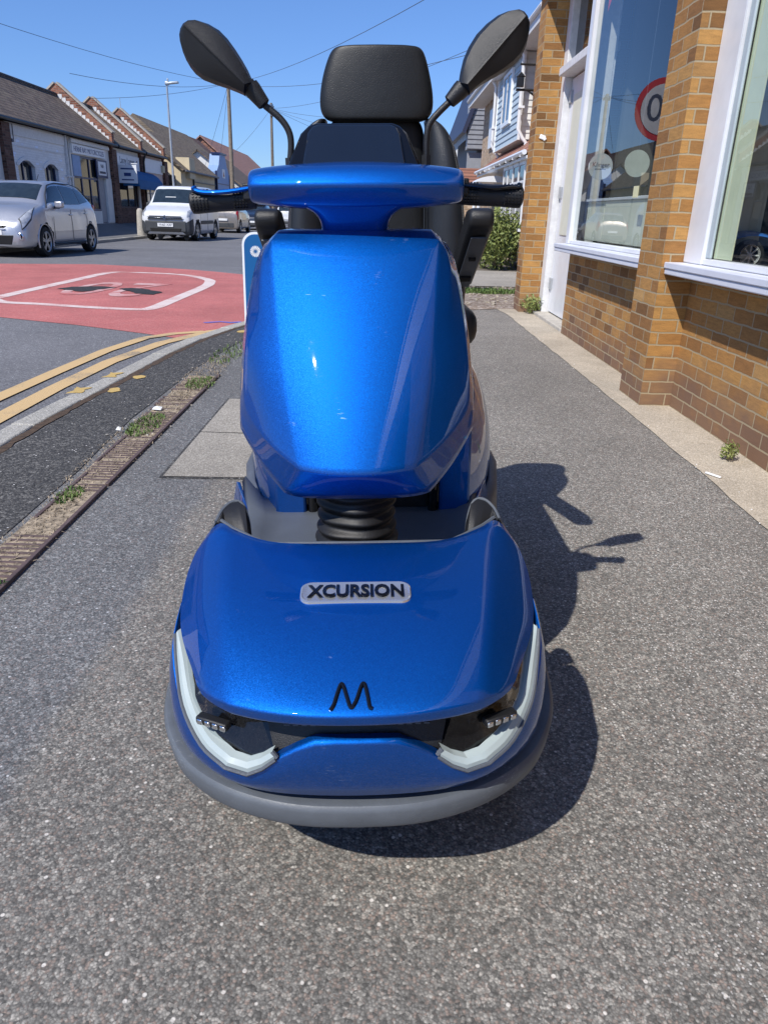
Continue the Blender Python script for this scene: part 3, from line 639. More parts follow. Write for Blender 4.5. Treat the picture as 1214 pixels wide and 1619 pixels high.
def disc(cx, cy, cz, r, x):
    return [(x, cy + r * math.cos(a), cz + r * math.sin(a)) for a in np.linspace(0, 2 * math.pi, 33)[:-1]]
for (cx, cy, cz, r, mt, txt) in ((1.995, 7.55, 1.585, .112, plain('dull_white_disc', (.52, .55, .57), .5), 1), (2.02, 6.55, 1.555, .10, plain('frosted_disc', (.50, .55, .50), .4), 0)):
    o3 = (cx, cy, 0); hs = empty('hanging_disc_sign', o3); tag(hs, ['frosted round sign hanging behind the far shop window', 'white round sign with small lettering hanging behind the far shop window'][txt], 'sign')
    b = MB(o3); b.lathe([(0, -.002), (r, -.002), (r, .002), (0, .002)], (cx, cy, cz), 'y', 32); pl_ = b.build('disc', mt, hs)
    b = MB(o3); b.tube([(cx, cy, cz + r), (cx, cy, 3.45)], .0015, 4); b.build('cord', M['wire'], hs)
    if txt:
        tm = Matrix(((1, 0, 0, cx), (0, 0, -1, cy - .003), (0, 1, 0, cz + .015), (0, 0, 0, 1)))
        b = MB(o3); b.text('Klinger', .055, tm, .0005); b.box(cx - .05, cx + .05, cy - .0035, cy - .003, cz - .024, cz - .018); b.build('lettering', M['lettering_dark'], pl_, smooth=False)
b = MB(so); b.box(1.882, 1.8845, 5.98, 6.10, 1.29, 1.37); b.build('small_sticker', plain('yellow_sticker', (.62, .6, .36), .5), w1, smooth=False)
b = MB(so); b.add([(1.95, 7.8, 3.38), (1.95, 7.8, 2.85), (1.95, 7.1, 3.38)], [(0, 1, 2)]); b.build('red_pennant', M['flag_red'], w1, smooth=False)
# recessed entrance door
b = MB(so); b.box(2.10, 2.145, 8.17, 9.60, .05, 2.60); d = b.build('door', M['white'], shop, bevel=.004)
b = MB(so)
b.box(2.02, 2.2, 9.62, 9.818, -.02, 3.48); b.box(1.96, 2.14, 8.02, 8.16, -.02, 3.48)
b.box(1.94, 2.2, 8.16, 9.62, 2.62, 2.70); b.box(2.06, 2.14, 8.16, 9.62, 3.38, 3.48)
b.build('frame', M['white_old'], d, bevel=.006)
b = MB(so); b.box(2.09, 2.101, 8.36, 9.40, .95, 2.42); b.build('door_glass', M['creamboard'], d, bevel=.004)
for z in (.32, 1.35, 2.35): b = MB(so); b.box(2.075, 2.10, 9.50, 9.60, z, z + .13); b.build('hinge', M['steel'], d, bevel=.003)
b = MB(so); b.box(2.10, 2.105, 8.16, 9.62, 2.70, 3.38); b.build('fanlight', M['glassdark'], d, smooth=False)
b = MB(so); b.box(1.93, 2.2, 8.10, 9.70, -.03, .035); b.build('threshold', M['concrete'], d, bevel=.008)
b = MB(so); b.obox((1.86, 9.812, 2.02), (.07, .016, .05), (0, .3, 0)); b.obox((1.885, 9.811, 2.005), (.04, .018, .04), (0, .9, 0)); b.build('wall_fixing', M['paper'], shop, bevel=.006)
# second scooter on the display platform, seen side-on through the near window
O2 = (3.0, 5.85, .825); sc2 = empty('mobility_scooter', O2); sc2.scale = (.84, .84, .84); sc2.location = (2.44, 4.80, .868); tag(sc2, 'blue mobility scooter with a black tiller on display behind the near shop window', 'mobility scooter')
def wheel_y(par, x, y, z, r, w, off):
    wr = MB(off); wr.lathe([(r * .62, -w * .5), (r * .95, -w * .5), (r, -w * .3), (r, w * .3), (r * .95, w * .5), (r * .62, w * .5), (r * .62, -w * .5)], (x, y, z), 'y', 28); t = wr.build('wheel', M['tyre'], par)
    b = MB(off); b.lathe([(r * .60, -w * .46), (r * .68, -w * .52), (r * .68, -w * .3), (r * .6, -w * .3)], (x, y, z), 'y', 28)
    for k in range(8):
        a = k * math.pi / 4; b.obox((x + r * .33 * math.cos(a), y - w * .42, z + r * .33 * math.sin(a)), (r * .6, w * .12, r * .09), (0, -a, 0))
    b.lathe([(0, -w * .55), (r * .14, -w * .55), (r * .16, -w * .3)], (x, y, z), 'y', 16)
    b.build('rim', M['upvc'], t); return t
for wx, wy in ((2.70, 5.72), (2.70, 6.10), (3.75, 5.72), (3.75, 6.10)): wheel_y(sc2, wx, wy, .825 + .105, .105, .07, O2)
rows = []
for t in np.linspace(-.2, 3.34, 14): rows.append([(2.70 - .19 * math.cos(t) * (1 + .2 * (t > 1.6)), yy, .96 + zz * .13 * math.sin(t) + (.0 if t > 0 else -.02)) for yy, zz in ((5.66, .8), (5.70, 1), (5.9, 1.12), (6.12, 1), (6.16, .8))])
b = MB(O2); b.grid(rows); b.build('front_fairing', plain('plain_blue_paint', (.03, .16, .55), .3, coat=.5), sc2, solid=.01, sub=1)
b = MB(O2); b.box(2.75, 3.9, 5.75, 6.07, .90, .97); b.build('chassis', M['black'], sc2, bevel=.02)
b = MB(O2); b.box(3.35, 4.0, 5.70, 6.12, .97, 1.2); b.build('rear_cover', M['blue'], sc2, bevel=.06, bseg=3)
b = MB(O2); b.tube([(2.66, 5.9, 1.08), (2.70, 5.9, 1.45), (2.80, 5.9, 1.95)], .022, 10); b.build('tiller_column', M['steel'], sc2)
b = MB(O2); b.tube([(2.655, 5.9, 1.08), (2.66, 5.9, 1.12), (2.662, 5.9, 1.15), (2.665, 5.9, 1.2), (2.67, 5.9, 1.24), (2.68, 5.9, 1.27), (2.685, 5.9, 1.31)], [.03, .045, .03, .055, .055, .03, .03], 12); b.build('tiller_boot', M['boot'], sc2)
b = MB(O2); b.tube([(2.68, 5.88, 1.09), (2.78, 5.86, 1.12), (2.82, 5.86, 1.22), (2.79, 5.87, 1.34), (2.70, 5.88, 1.38)], .006, 6); b.build('cable', M['boot'], sc2)
b = MB(O2); b.obox((2.735, 5.88, 1.58), (.16, .1, .045), (0, -.1, 0)); b.obox((2.83, 5.86, 1.93), (.2, .5, .12), (0, -.2, 0)); b.build('tiller_head', M['black'], sc2, bevel=.012)
b = MB(O2); b.box(3.3, 3.8, 5.68, 6.14, 1.35, 1.47); b.obox((3.85, 5.91, 1.7), (.1, .44, .6), (0, .15, 0)); b.build('seat', M['leather_plain'], sc2, bevel=.04, bseg=3)
# ================================================================== FAR TERRACE (left)
XF = -12.4
def roof_sheet(b, pts, th=.06):
    # pts: quad eave0, eave1, ridge1, ridge0 as a slab
    a = [Vector(p) for p in pts]; n = (a[1] - a[0]).cross(a[3] - a[0]).normalized()
    if n.z < 0: n = -n
    low = [p - n * th for p in a]; b.add([tuple(p) for p in a + low], [(0, 1, 2, 3), (7, 6, 5, 4), (0, 4, 5, 1), (1, 5, 6, 2), (2, 6, 7, 3), (3, 7, 4, 0)])
def gable_parapet(par, off, yc, th=.30, peak=(-14.55, 5.98), foot=(-12.3, 4.12), back=(-16.8, 4.12), mat=None):
    b = MB(off); prof = [(foot[0], foot[1]), (foot[0], foot[1] - .45), (-12.5, 3.3), (-16.8, 3.3), (back[0], back[1]), (peak[0] - .08, peak[1]), (peak[0] + .08, peak[1])]
    b.prism([(x, z) for x, z in prof], 'y', yc - th / 2, yc + th / 2); o = b.build('parapet', M['brick_red'], par, smooth=False)
    b = MB(off)
    for (p, q) in (((foot[0] + .03, foot[1]), (peak[0] + .08, peak[1])), ((back[0] - .03, back[1]), (peak[0] - .08, peak[1]))):
        L_ = math.dist(p, q); ang = math.atan2(q[1] - p[1], q[0] - p[0])
        b.obox(((p[0] + q[0]) / 2, yc, (p[1] + q[1]) / 2 + .035), (L_ + .05, th + .1, .07), (0, -ang, 0))
    b.build('coping', M['concrete'], o, smooth=False)
    b = MB(off)     # white stepped flashing on the camera side
    for k in range(13):
        t = (k + .5) / 13; x = -12.45 + (-14.5 + 12.45) * t; z = 3.83 + (5.56 - 3.83) * t
        b.box(x - .075, x + .10, yc - th / 2 - .012, yc - th / 2, z - .10, z + .06 + .03)
    b.build('flashing', M['white_old'], o, smooth=False); return o
def roof(par, off, y0, y1, mat, ex=-12.15, ez=3.62, rx=-14.6, rz=5.55, bx=-17.05):
    b = MB(off); roof_sheet(b, [(ex, y0, ez), (ex, y1, ez), (rx, y1, rz), (rx, y0, rz)]); roof_sheet(b, [(bx, y0, ez), (bx, y1, ez), (rx, y1, rz), (rx, y0, rz)])
    r = b.build('roof', mat, par, smooth=False)
    b = MB(off); b.tube([(rx, y0, rz + .01), (rx, y1, rz + .01)], .09, 8); b.build('ridge', mat, r)
    return r
def gutter(par, off, y0, y1, x=-12.12, z=3.6, mat='black'):
    b = MB(off); b.tube([(x, y0, z), (x, y1, z)], .06, 8); b.build('gutter', M[mat], par)
def walls(par, off, y0, y1, mat, z0=.2, z1=3.55, x=XF, holes=(), depth=4.4, name='wall'):
    # front wall on plane x with rectangular holes (ya, yb, za, zb), then side and back
    b = MB(off); hs = sorted(holes); y = y0
    for (a, c, za, zb) in hs:
        if a > y: b.box(x - .2, x, y, a, z0, z1)
        if za > z0: b.box(x - .2, x, a, c, z0, za)
        if zb < z1: b.box(x - .2, x, a, c, zb, z1)
        y = c
    if y < y1: b.box(x - .2, x, y, y1, z0, z1)
    b.box(x - depth, x - depth + .2, y0, y1, z0, z1); b.box(x - depth + .2, x - .2, y0, y0 + .15, z0, z1); b.box(x - depth + .2, x - .2, y1 - .15, y1, z0, z1)
    b.box(x - depth + .2, x - .2, y0 + .15, y1 - .15, z1 - .1, z1)
    return b.build(name, mat, par, smooth=False)
def framed(par, off, x, ya, yb, za, zb, fm, nv=2, nh=1, t=.07, pane='glassdark', rec=.10, name='window', hz=None):
    w = MB(off); xa = x - rec
    w.box(xa - .03, xa + .04, ya, ya + t, za, zb); w.box(xa - .03, xa + .04, yb - t, yb, za, zb)
    w.box(xa - .03, xa + .04, ya + t, yb - t, za, za + t); w.box(xa - .03, xa + .04, ya + t, yb - t, zb - t, zb)
    for k in range(1, nv): yy = ya + (yb - ya) * k / nv; w.box(xa - .025, xa + .035, yy - t * .4, yy + t * .4, za + t, zb - t)
    for hzv in (hz or [za + (zb - za) * k / nh for k in range(1, nh)]): w.box(xa - .02, xa + .03, ya + t, yb - t, hzv - t * .4, hzv + t * .4)
    o = w.build(name, fm, par, smooth=False)
    p = MB(off); p.box(xa - .01, xa, ya + t * .5, yb - t * .5, za + t * .5, zb - t * .5); p.build('pane', M[pane], o, smooth=False); return o
def TX(x, y, z): return Matrix(((0, 0, 1, x), (1, 0, 0, y), (0, 1, 0, z), (0, 0, 0, 1)))     # text facing +X reading along +Y
# --- unit at the far left edge, white windows
def shop_root(label, y): o = empty('terrace_shop', (XF, y, .3)); tag(o, label, 'shop', None); return o, (XF, y, .3)
r0, f0 = shop_root('terrace shop at the left edge of the photo with tall white framed windows', 17)
walls(r0, f0, 8, 26.55, M['render_white'], holes=[(9.5, 12.5, .9, 2.7), (14, 17, .9, 2.7), (18.2, 21.6, .7, 2.7), (22.6, 26.2, .7, 2.7)])
for a in ((9.5, 12.5), (14, 17)): framed(r0, f0, XF, a[0], a[1], .9, 2.7, M['upvc'], 2)
for a in ((18.2, 21.6), (22.6, 26.2)): framed(r0, f0, XF, a[0], a[1], .7, 2.7, M['upvc'], 3, hz=[2.1])
roof(r0, f0, 7.8, 26.8, M['tile']); gutter(r0, f0, 7.8, 26.8)
b = MB(f0); b.box(XF, XF + .14, 26.55, 27.12, .2, 3.5); b.build('pier', M['brick_brown'], r0, smooth=False)
# --- white painted brick unit with two arched openings
rA, fA = shop_root('white painted brick terrace shop with two arched recessed windows', 29.5)
walls(rA, fA, 27.12, 32.1, M['brick_white'], holes=[(27.65, 28.95, .5, 2.45), (29.75, 31.0, .5, 2.45)])
for (a, c) in ((27.65, 28.95), (29.75, 31.0)):
    b = MB(fA)   # curved head filling the corners of the opening
    for s_ in (0, 1):
        pts = [(a, 2.45), (a, 2.25)] + [(a + (c - a) / 2 * (1 - math.cos(t)), 2.25 + .2 * math.sin(t)) for t in np.linspace(0, math.pi / 2, 7)]
        if s_: pts = [(a + c - y, z) for y, z in pts]
        b.prism(pts, 'x', XF - .19, XF - .004)
    b.prism([(a - .12, 2.28)] + [(a - .1 + (c - a + .2) * k / 10, 2.36 + .22 * math.sin(math.pi * k / 10)) for k in range(11)] + [(c + .12, 2.28), (c, 2.26)] + [(c - (c - a) * k / 10, 2.26 + .21 * math.sin(math.pi * k / 10)) for k in range(1, 10)] + [(a, 2.26)], 'x', XF, XF + .03)
    b.build('arch', M['brick_white'], rA, smooth=False)
    framed(rA, fA, XF, a, c, .5, 2.46, M['darkframe'], 2, rec=.16)
roof(rA, fA, 26.8, 32.3, M['tile']); gutter(rA, fA, 26.8, 32.3)
b = MB(fA); b.box(XF, XF + .05, 27.13, 32.05, 3.18, 3.5); b.box(XF, XF + .03, 27.13, 32.05, 2.86, 2.89); b.build('cornice', M['white_old'], rA, smooth=False)
b = MB(fA); b.tube([(XF + .08, 31.85, 3.55), (XF + .07, 31.85, 3.3), (XF + .07, 31.85, .4)], .045, 8); b.tube([(XF + .07, 31.6, 2.1), (XF + .07, 32.3, 2.1)], .03, 6); b.build('drainpipe', M['white_old'], rA)
b = MB(fA); b.box(XF, XF + .12, 27.2, 27.34, 2.95, 3.05); b.tube([(XF + .1, 27.4, 3.5), (XF + .06, 27.45, 3.0)], .015, 5); b.build('vent_box', M['lettering_dark'], rA)
# --- motorcycle shop
rB, fB = shop_root('terrace motorcycle shop with navy window frames and a white door', 34.6)
walls(rB, fB, 32.3, 36.85, M['render_white'], holes=[(32.45, 35.3, .85, 2.95), (35.3, 36.1, .35, 2.2)])
framed(rB, fB, XF, 32.45, 35.3, .85, 2.95, M['darkframe'], 3, rec=.06, hz=[2.12], t=.09, pane='glassdark')
b = MB(fB); b.box(XF - .12, XF - .06, 35.3, 36.1, .38, 2.2); b.build('door', M['cladlight'], rB, smooth=False)
b = MB(fB); b.box(XF - .02, XF + .03, 36.12, 36.82, .38, 2.2); b.build('door_panel', M['render_white'], rB, smooth=False)
fs = MB(fB); fs.box(XF + .01, XF + .09, 32.4, 36.1, 2.98, 3.32); fo = fs.build('fascia_sign', M['panelwhite'], rB, smooth=False)
b = MB(fB); b.text('HERNE BAY MOTORCYCLES', .27, TX(XF + .095, 34.25, 3.14), .002); b.build('lettering', M['blue_dark'], fo, smooth=False)
b = MB(fB); b.box(XF + .01, XF + .07, 35.0, 36.3, 2.2, 2.92); bs_ = b.build('sign_board', M['darkframe'], rB, smooth=False)
b = MB(fB); b.box(XF + .071, XF + .09, 35.15, 36.1, 2.3, 2.84); b2 = b.build('sign_face', M['panelwhite'], bs_, smooth=False)
b = MB(fB); b.text('N&F', .2, TX(XF + .093, 35.62, 2.66), .002); b.box(XF + .0905, XF + .094, 35.25, 36.0, 2.37, 2.46); b.build('lettering', M['lettering_dark'], b2, smooth=False)
b = MB(fB); b.box(XF - .03, XF + .02, 32.5, 33.3, 2.16, 2.93); b.build('poster', M['lightblue'], rB, smooth=False)
b = MB(fB); b.box(XF + .0, XF + .1, 32.35, 36.7, 3.36, 3.5); b.build('cornice', M['white_old'], rB, smooth=False)
b = MB(fB); b.box(XF, XF + .16, 36.86, 37.5, .2, 3.45); b.build('pier', M['brick_brown'], rB, smooth=False)
roof(rB, fB, 32.3, 37.2, M['tile']); gutter(rB, fB, 32.3, 37.3)
gable_parapet(rB, fB, 37.35)
# --- shop with blue awning
rC, fC = shop_root('terrace shop with a deep blue awning over its window', 39.5)
walls(rC, fC, 37.5, 41.2, M['render_white'], holes=[(37.9, 40.9, 1.0, 2.4)])
b = MB(fC); b.box(XF, XF + .06, 37.55, 41.15, .3, 1.0); b.build('stall_riser', M['brick_brown'], rC, smooth=False)
framed(rC, fC, XF, 37.9, 40.9, 1.0, 2.4, M['rust'], 2)
b = MB(fC); b.box(XF + .01, XF + .07, 37.6, 41.1, 2.72, 3.35); fo = b.build('fascia_sign', M['panelwhite'], rC, smooth=False)
b = MB(fC); b.text('Lacey Larner', .42, TX(XF + .075, 39.2, 3.08), .002); b.text('07', .2, TX(XF + .075, 40.7, 3.1), .002); b.build('lettering', M['cladgrey'], fo, smooth=False)
b = MB(fC)
prof = [(XF + .08, 2.72), (XF + .35, 2.66), (XF + .62, 2.50), (XF + .80, 2.26), (XF + .86, 1.98), (XF + .86, 1.86), (XF + .84, 1.86), (XF + .84, 1.97), (XF + .78, 2.24), (XF + .60, 2.47), (XF + .34, 2.63), (XF + .08, 2.69)]
b.prism(prof, 'y', 38.3, 42.4)
b.prism([(XF + .08, 2.70), (XF + .35, 2.64), (XF + .61, 2.48), (XF + .79, 2.25), (XF + .85, 1.98), (XF + .08, 1.98)], 'y', 38.29, 38.31)
b.build('awning', M['awning'], rC, smooth=False)
b = MB(fC); b.box(XF + .10, XF + .95, 37.66, 37.72, 2.08, 2.86); b.box(XF + .0, XF + 1.0, 37.68, 37.70, 2.9, 2.93); hb = b.build('hanging_sign', M['panelwhite'], rC, smooth=False)
hm = Matrix(((1, 0, 0, XF + .52), (0, 0, -1, 37.655), (0, 1, 0, 2.62), (0, 0, 0, 1)))
b = MB(fC); b.box(XF + .22, XF + .84, 37.652, 37.658, 2.66, 2.72); b.box(XF + .36, XF + .68, 37.652, 37.658, 2.38, 2.52); b.box(XF + .24, XF + .80, 37.652, 37.658, 2.20, 2.25); b.build('lettering', M['blue_dark'], hb, smooth=False)
b = MB(fC); b.box(XF, XF + .16, 41.2, 41.75, .2, 3.45); b.build('pier', M['brick_brown'], rC, smooth=False)
roof(rC, fC, 37.5, 41.5, M['tile_old']); gutter(rC, fC, 37.5, 41.5); gable_parapet(rC, fC, 41.62)
b = MB(fC); b.tube([(XF + .3, 41.5, 3.55), (XF + .25, 41.5, 3.42), (XF + .2, 41.45, 3.2), (XF + .2, 41.45, .4)], .05, 8); b.build('drainpipe', M['black'], rC)
# --- white fascia shop
rD, fD = shop_root('terrace shop with a blank white fascia and pale pink shopfront', 43.8)
walls(rD, fD, 41.75, 45.5, M['pinkish'], holes=[(42.0, 44.4, .8, 2.5)])
framed(rD, fD, XF, 42.0, 44.4, .8, 2.5, M['white_old'], 2)
b = MB(fD); b.box(XF + .01, XF + .1, 41.8, 45.2, 2.75, 3.4); b.build('fascia_sign', M['panelwhite'], rD, smooth=False)
b = MB(fD); b.box(XF + .05, XF + .22, 44.9, 45.25, 2.85, 3.2); b.build('meter_box', M['cream'], rD, smooth=False)
b = MB(fD); b.box(XF, XF + .16, 45.5, 46.1, .2, 3.45); b.build('pier', M['brick_brown'], rD, smooth=False)
roof(rD, fD, 41.75, 45.7, M['tile_old']); gutter(rD, fD, 41.75, 45.6); gable_parapet(rD, fD, 45.8)
b = MB(fD); b.tube([(-15.2, 48, 5.6), (-15.2, 48, 6.8)], .02, 5); b.build('aerial', M['steel'], rD)
# --- cream building
def gabled(root, off, x0, x1, y0, y1, z1, zr, wall, tile, ov=.25, hip=0, z0=.1):
    b = MB(off); xm = (x0 + x1) / 2
    b.box(x0, x1, y0, y1, z0, z1); b.prism([(x0, z1), (x1, z1), (xm, zr)], 'y', y0, y1); w = b.build('wall', wall, root, smooth=False)
    k = (zr - z1) / (x1 - xm); b = MB(off)
    if hip:
        th = .0
        a = [(x0 - ov, y0 - ov, z1 - ov * k), (x1 + ov, y0 - ov, z1 - ov * k), (x1 + ov, y1 + ov, z1 - ov * k), (x0 - ov, y1 + ov, z1 - ov * k), (xm, y0 + (hip if hip > 0 else -ov), zr + .05), (xm, y1 - abs(hip), zr + .05)]
        b.add(a, [(0, 1, 4), (1, 2, 5, 4), (2, 3, 5), (3, 0, 4, 5), (3, 2, 1, 0)])
    else:
        roof_sheet(b, [(x1 + ov, y0 - ov, z1 - ov * k + .07), (x1 + ov, y1 + ov, z1 - ov * k + .07), (xm, y1 + ov, zr + .07), (xm, y0 - ov, zr + .07)], .1)
        roof_sheet(b, [(x0 - ov, y0 - ov, z1 - ov * k + .07), (x0 - ov, y1 + ov, z1 - ov * k + .07), (xm, y1 + ov, zr + .07), (xm, y0 - ov, zr + .07)], .1)
    r = b.build('roof', tile, root, smooth=False); return w, r
def bld(name, label, cat, y, x=XF): o = empty(name, (x, y, .1)); tag(o, label, cat); return o, (x, y, .1)
rE, fE = bld('cream_building', 'cream rendered building with a steep brown tiled roof and small square window', 'building', 52)
gabled(rE, fE, -17, -12.0, 48.0, 57.4, 3.3, 5.35, M['cream'], M['tile_old'])
b = MB(fE); b.box(-12.55, -11.75, 49.2, 50.6, 2.75, 3.9); b.build('bay_box', M['cream'], rE, smooth=False)
b = MB(fE); b.box(-12.75, -12.35, 47.95, 47.999, 2.2, 2.85); b.build('window', M['glassdark'], rE, smooth=False)
b = MB(fE); b.tube([(-11.95, 50.9, 2.8), (-11.93, 50.9, .2)], .06, 6); b.build('drainpipe', M['black'], rE)
b = MB(fE); b.box(-11.999, -11.9, 50.9, 57.3, 2.0, 2.06); b.box(-11.999, -11.9, 50.9, 57.3, 2.6, 2.64); b.tube([(-11.7, 48, 3.12), (-11.7, 57.4, 3.12)], .06, 6); b.build('board_trim', M['cladgrey'], rE, smooth=False)
# --- light blue shaped gable
rG, fG = bld('blue_gable_building', 'light blue boarded building with a tall shaped gable front', 'building', 60)
b = MB(fG); b.prism([(57.8, .1), (57.8, 3.55), (58.6, 4.0), (59.1, 4.75), (61.0, 4.75), (61.6, 4.0), (62.3, 3.5), (62.3, .1)], 'x', -12.6, -11.9); b.box(-16, -12.6, 57.8, 62.3, .1, 3.6); b.build('wall', M['lightblue'], rG, smooth=False)
b = MB(fG)
for z in (2.2, 2.75): b.box(-11.899, -11.87, 57.8, 62.3, z, z + .05)
b.box(-12.0, -11.85, 57.7, 57.82, .1, 3.6); b.box(-12.0, -11.85, 62.28, 62.4, .1, 3.5); b.box(-12.5, -11.8, 58.95, 61.15, 4.75, 4.85); b.build('trim', M['darkframe'], rG, smooth=False)
framed(rG, fG, -11.79, 59, 60.2, 1.1, 2.0, M['upvc'], 2); framed(rG, fG, -11.79, 60.5, 61.6, 1.1, 2.0, M['upvc'], 2)
b = MB(fG); b.box(-11.899, -11.86, 59.6, 60.6, 3.2, 3.8); em = b.build('sign_panel', M['panelwhite'], rG, smooth=False)
b = MB(fG); b.add([(-11.85, 59.85, 3.3), (-11.85, 60.35, 3.3), (-11.85, 60.1, 3.65)], [(0, 1, 2)]); b.build('emblem', M['tile_orange'], em, smooth=False)
# --- white-gabled low house, big roofs further away
rH, fH = bld('white_gable_house', 'low house with a white side gable and dark brown roof beside the blue gable', 'house', 66)
gabled(rH, fH, -17.5, -11.2, 63.0, 74, 2.9, 5.2, M['render_white'], M['tile'])
rI, fI = bld('big_roof_building', 'large building with a tall mottled brown tiled roof behind the cream one', 'building', 70, -18)
gabled(rI, fI, -23, -13.2, 60, 80, 3.2, 7.2, M['brick_brown'], M['tile_old'], hip=-4.5)
rJ, fJ = bld('pink_roof_building', 'far building under a long weathered pinkish red tiled roof', 'building', 95, -18)
gabled(rJ, fJ, -24, -13.5, 84, 112, 3.4, 7.9, M['brick_red'], M['tile_pink'])
rK, fK = bld('far_house', 'small distant house with a red tiled roof at the end of the street', 'house', 125, -14)
gabled(rK, fK, -17, -9.5, 116, 128, 3.5, 6.6, M['render_white'], M['tile_pink'])
rK2, fK2 = bld('far_house', 'distant pale house closing the view down the road behind the scooter', 'house', 160, -4)
gabled(rK2, fK2, -10, 3, 152, 160, 4, 7, M['cream'], M['tile_red'])
# ================================================================== RIGHT-HAND HOUSES
rR, fR = bld('brick_house', 'pale brick house with grey blue boarded bay and tiled porch roof beyond the shop', 'house', 22, 3.6)
b = MB(fR); b.box(3.62, 12, 17.6, 30.8, -.1, 5.0); b.build('wall', M['brick_pale'], rR, smooth=False)
b = MB(fR); roof_sheet(b, [(3.15, 17.3, 5.05), (3.15, 31.2, 5.05), (8, 31.2, 8.2), (8, 17.3, 8.2)], .08); roof_sheet(b, [(12.5, 17.3, 5.05), (12.5, 31.2, 5.05), (8, 31.2, 8.2), (8, 17.3, 8.2)], .08); b.build('roof', M['tile'], rR, smooth=False)
b = MB(fR); b.box(3.1, 3.62, 17.3, 31.2, 4.86, 4.96); b.box(3.06, 3.12, 17.3, 31.2, 4.84, 5.06); b.tube([(3.04, 17.3, 5.06), (3.04, 31.2, 5.06)], .06, 8); b.build('eaves', M['white_old'], rR)
b = MB(fR)       # lapped boards on the bay
for k in range(13):
    z = 2.95 + k * .145; b.add([(3.30, 20.6, z), (3.30, 24.9, z), (3.325, 24.9, z + .15), (3.325, 20.6, z + .15), (3.6, 20.6, z), (3.6, 20.6, z + .15), (3.6, 24.9, z), (3.6, 24.9, z + .15)], [(0, 1, 2, 3), (0, 1, 6, 4), (1, 6, 7, 2)])
bay = b.build('boarded_bay', M['cladblue'], rR, smooth=False)
b = MB(fR)
for k in range(13):
    z = 2.95 + k * .145; b.add([(3.32, 20.58, z), (3.62, 20.58, z), (3.62, 20.6, z + .15), (3.32, 20.6, z + .15)], [(0, 1, 2, 3)])
b.box(3.28, 3.62, 20.6, 24.9, 2.93, 2.95); b.build('side_boards', M['cladwhite'], bay, smooth=False)
for y in (20.54, 24.86): b = MB(fR); b.box(3.27, 3.33, y, y + .08, 2.93, 4.84); b.build('corner_trim', M['upvc'], bay, smooth=False)
framed(rR, fR, 3.13, 22.1, 23.6, 3.45, 4.75, M['upvc'], 2, t=.1, rec=-.14)
for o_ in ch(rR):
    if o_.name.startswith('window'):
        pass
def dpipe(y, x=3.24):
    b = MB(fR); b.tube([(x - .18, y, 4.98), (x - .06, y, 4.8), (x, y, 4.7), (x, y, 3.15), (x + .12, y, 2.95), (x + .22, y, 2.85), (x + .22, y, 2.62)], .045, 8)
    b.box(x - .05, x + .1, y - .07, y + .07, 3.6, 3.65); b.build('drainpipe', M['upvc'], rR)
dpipe(20.35); dpipe(25.1)
b = MB(fR); roof_sheet(b, [(2.98, 17.3, 2.44), (2.98, 26.2, 2.44), (3.64, 26.2, 2.98), (3.64, 17.3, 2.98)], .06); b.build('porch_roof', M['tile_red'], rR, smooth=False)
b = MB(fR); b.tube([(2.93, 17.3, 2.42), (2.93, 26.2, 2.42)], .055, 8); b.box(2.98, 3.62, 17.3, 26.2, 2.30, 2.36)
for k in range(9): b.box(2.885, 2.99, 17.6 + k, 17.64 + k, 2.34, 2.45)
b.build('porch_gutter', M['upvc'], rR)
# ground floor bay window
b = MB(fR)
b.box(3.05, 3.62, 17.7, 20.8, .2, .84); b.build('bay_base', M['brick_pale'], rR, smooth=False)
bw = MB(fR); bw.box(3.0, 3.62, 17.65, 20.85, .84, .90)
for y in (17.7, 18.5, 19.3, 20.1, 20.75): bw.box(3.04, 3.1, y, y + .07, .90, 2.3)
for z in (1.55, 1.85): bw.box(3.045, 3.095, 17.77, 20.75, z, z + .05)
bw.box(3.04, 3.1, 17.77, 20.75, 2.22, 2.3)
for x in (3.3, 3.55): bw.box(x, x + .06, 17.7, 17.76, .90, 2.3)
w_ = bw.build('bay_window', M['upvc'], rR, smooth=False)
b = MB(fR); b.box(3.06, 3.6, 17.73, 20.78, .92, 2.25); b.build('pane', M['glassdark'], w_, smooth=False)
b = MB(fR)     # arched hood over the entrance
b.prism([(2.55 + .55 * (1 - math.cos(t)), 2.02 + .16 * math.sin(t)) for t in np.linspace(0, math.pi, 10)], 'y', 22.3, 23.6); b.build('door_hood', M['upvc'], rR)
b = MB(fR); b.tube([(2.65, 22.4, 2.0), (2.65, 22.4, 0)], .05, 8); b.tube([(2.65, 23.5, 2.0), (2.65, 23.5, 0)], .05, 8); b.build('hood_post', M['upvc'], rR)
b = MB(fR); b.box(3.55, 3.615, 27.5, 28.6, 3.3, 4.5); b.build('upper_window', M['upvc'], rR, smooth=False)
wl = empty('wall_bracket_sign', (3.3, 19.0, 4.2)); tag(wl, 'black iron bracket with a small lantern on the brick house wall', 'bracket')
ow = (3.3, 19.0, 4.2)
b = MB(ow); b.tube([(3.62, 19.0, 4.30), (2.95, 19.0, 4.30)], .025, 6); b.tube([(3.62, 19.0, 3.80), (2.9, 19.0, 3.80)], .03, 6); b.tube([(3.62, 19.0, 3.5), (3.15, 19.0, 3.8)], .02, 6); b.build('iron_arm', M['black'], wl)
b = MB(ow); b.obox((2.98, 19.0, 3.95), (.16, .14, .2)); b.prism([(2.88, 4.05), (3.08, 4.05), (2.98, 4.15)], 'y', 18.92, 19.08); b.build('lantern', M['black'], wl, bevel=.01)
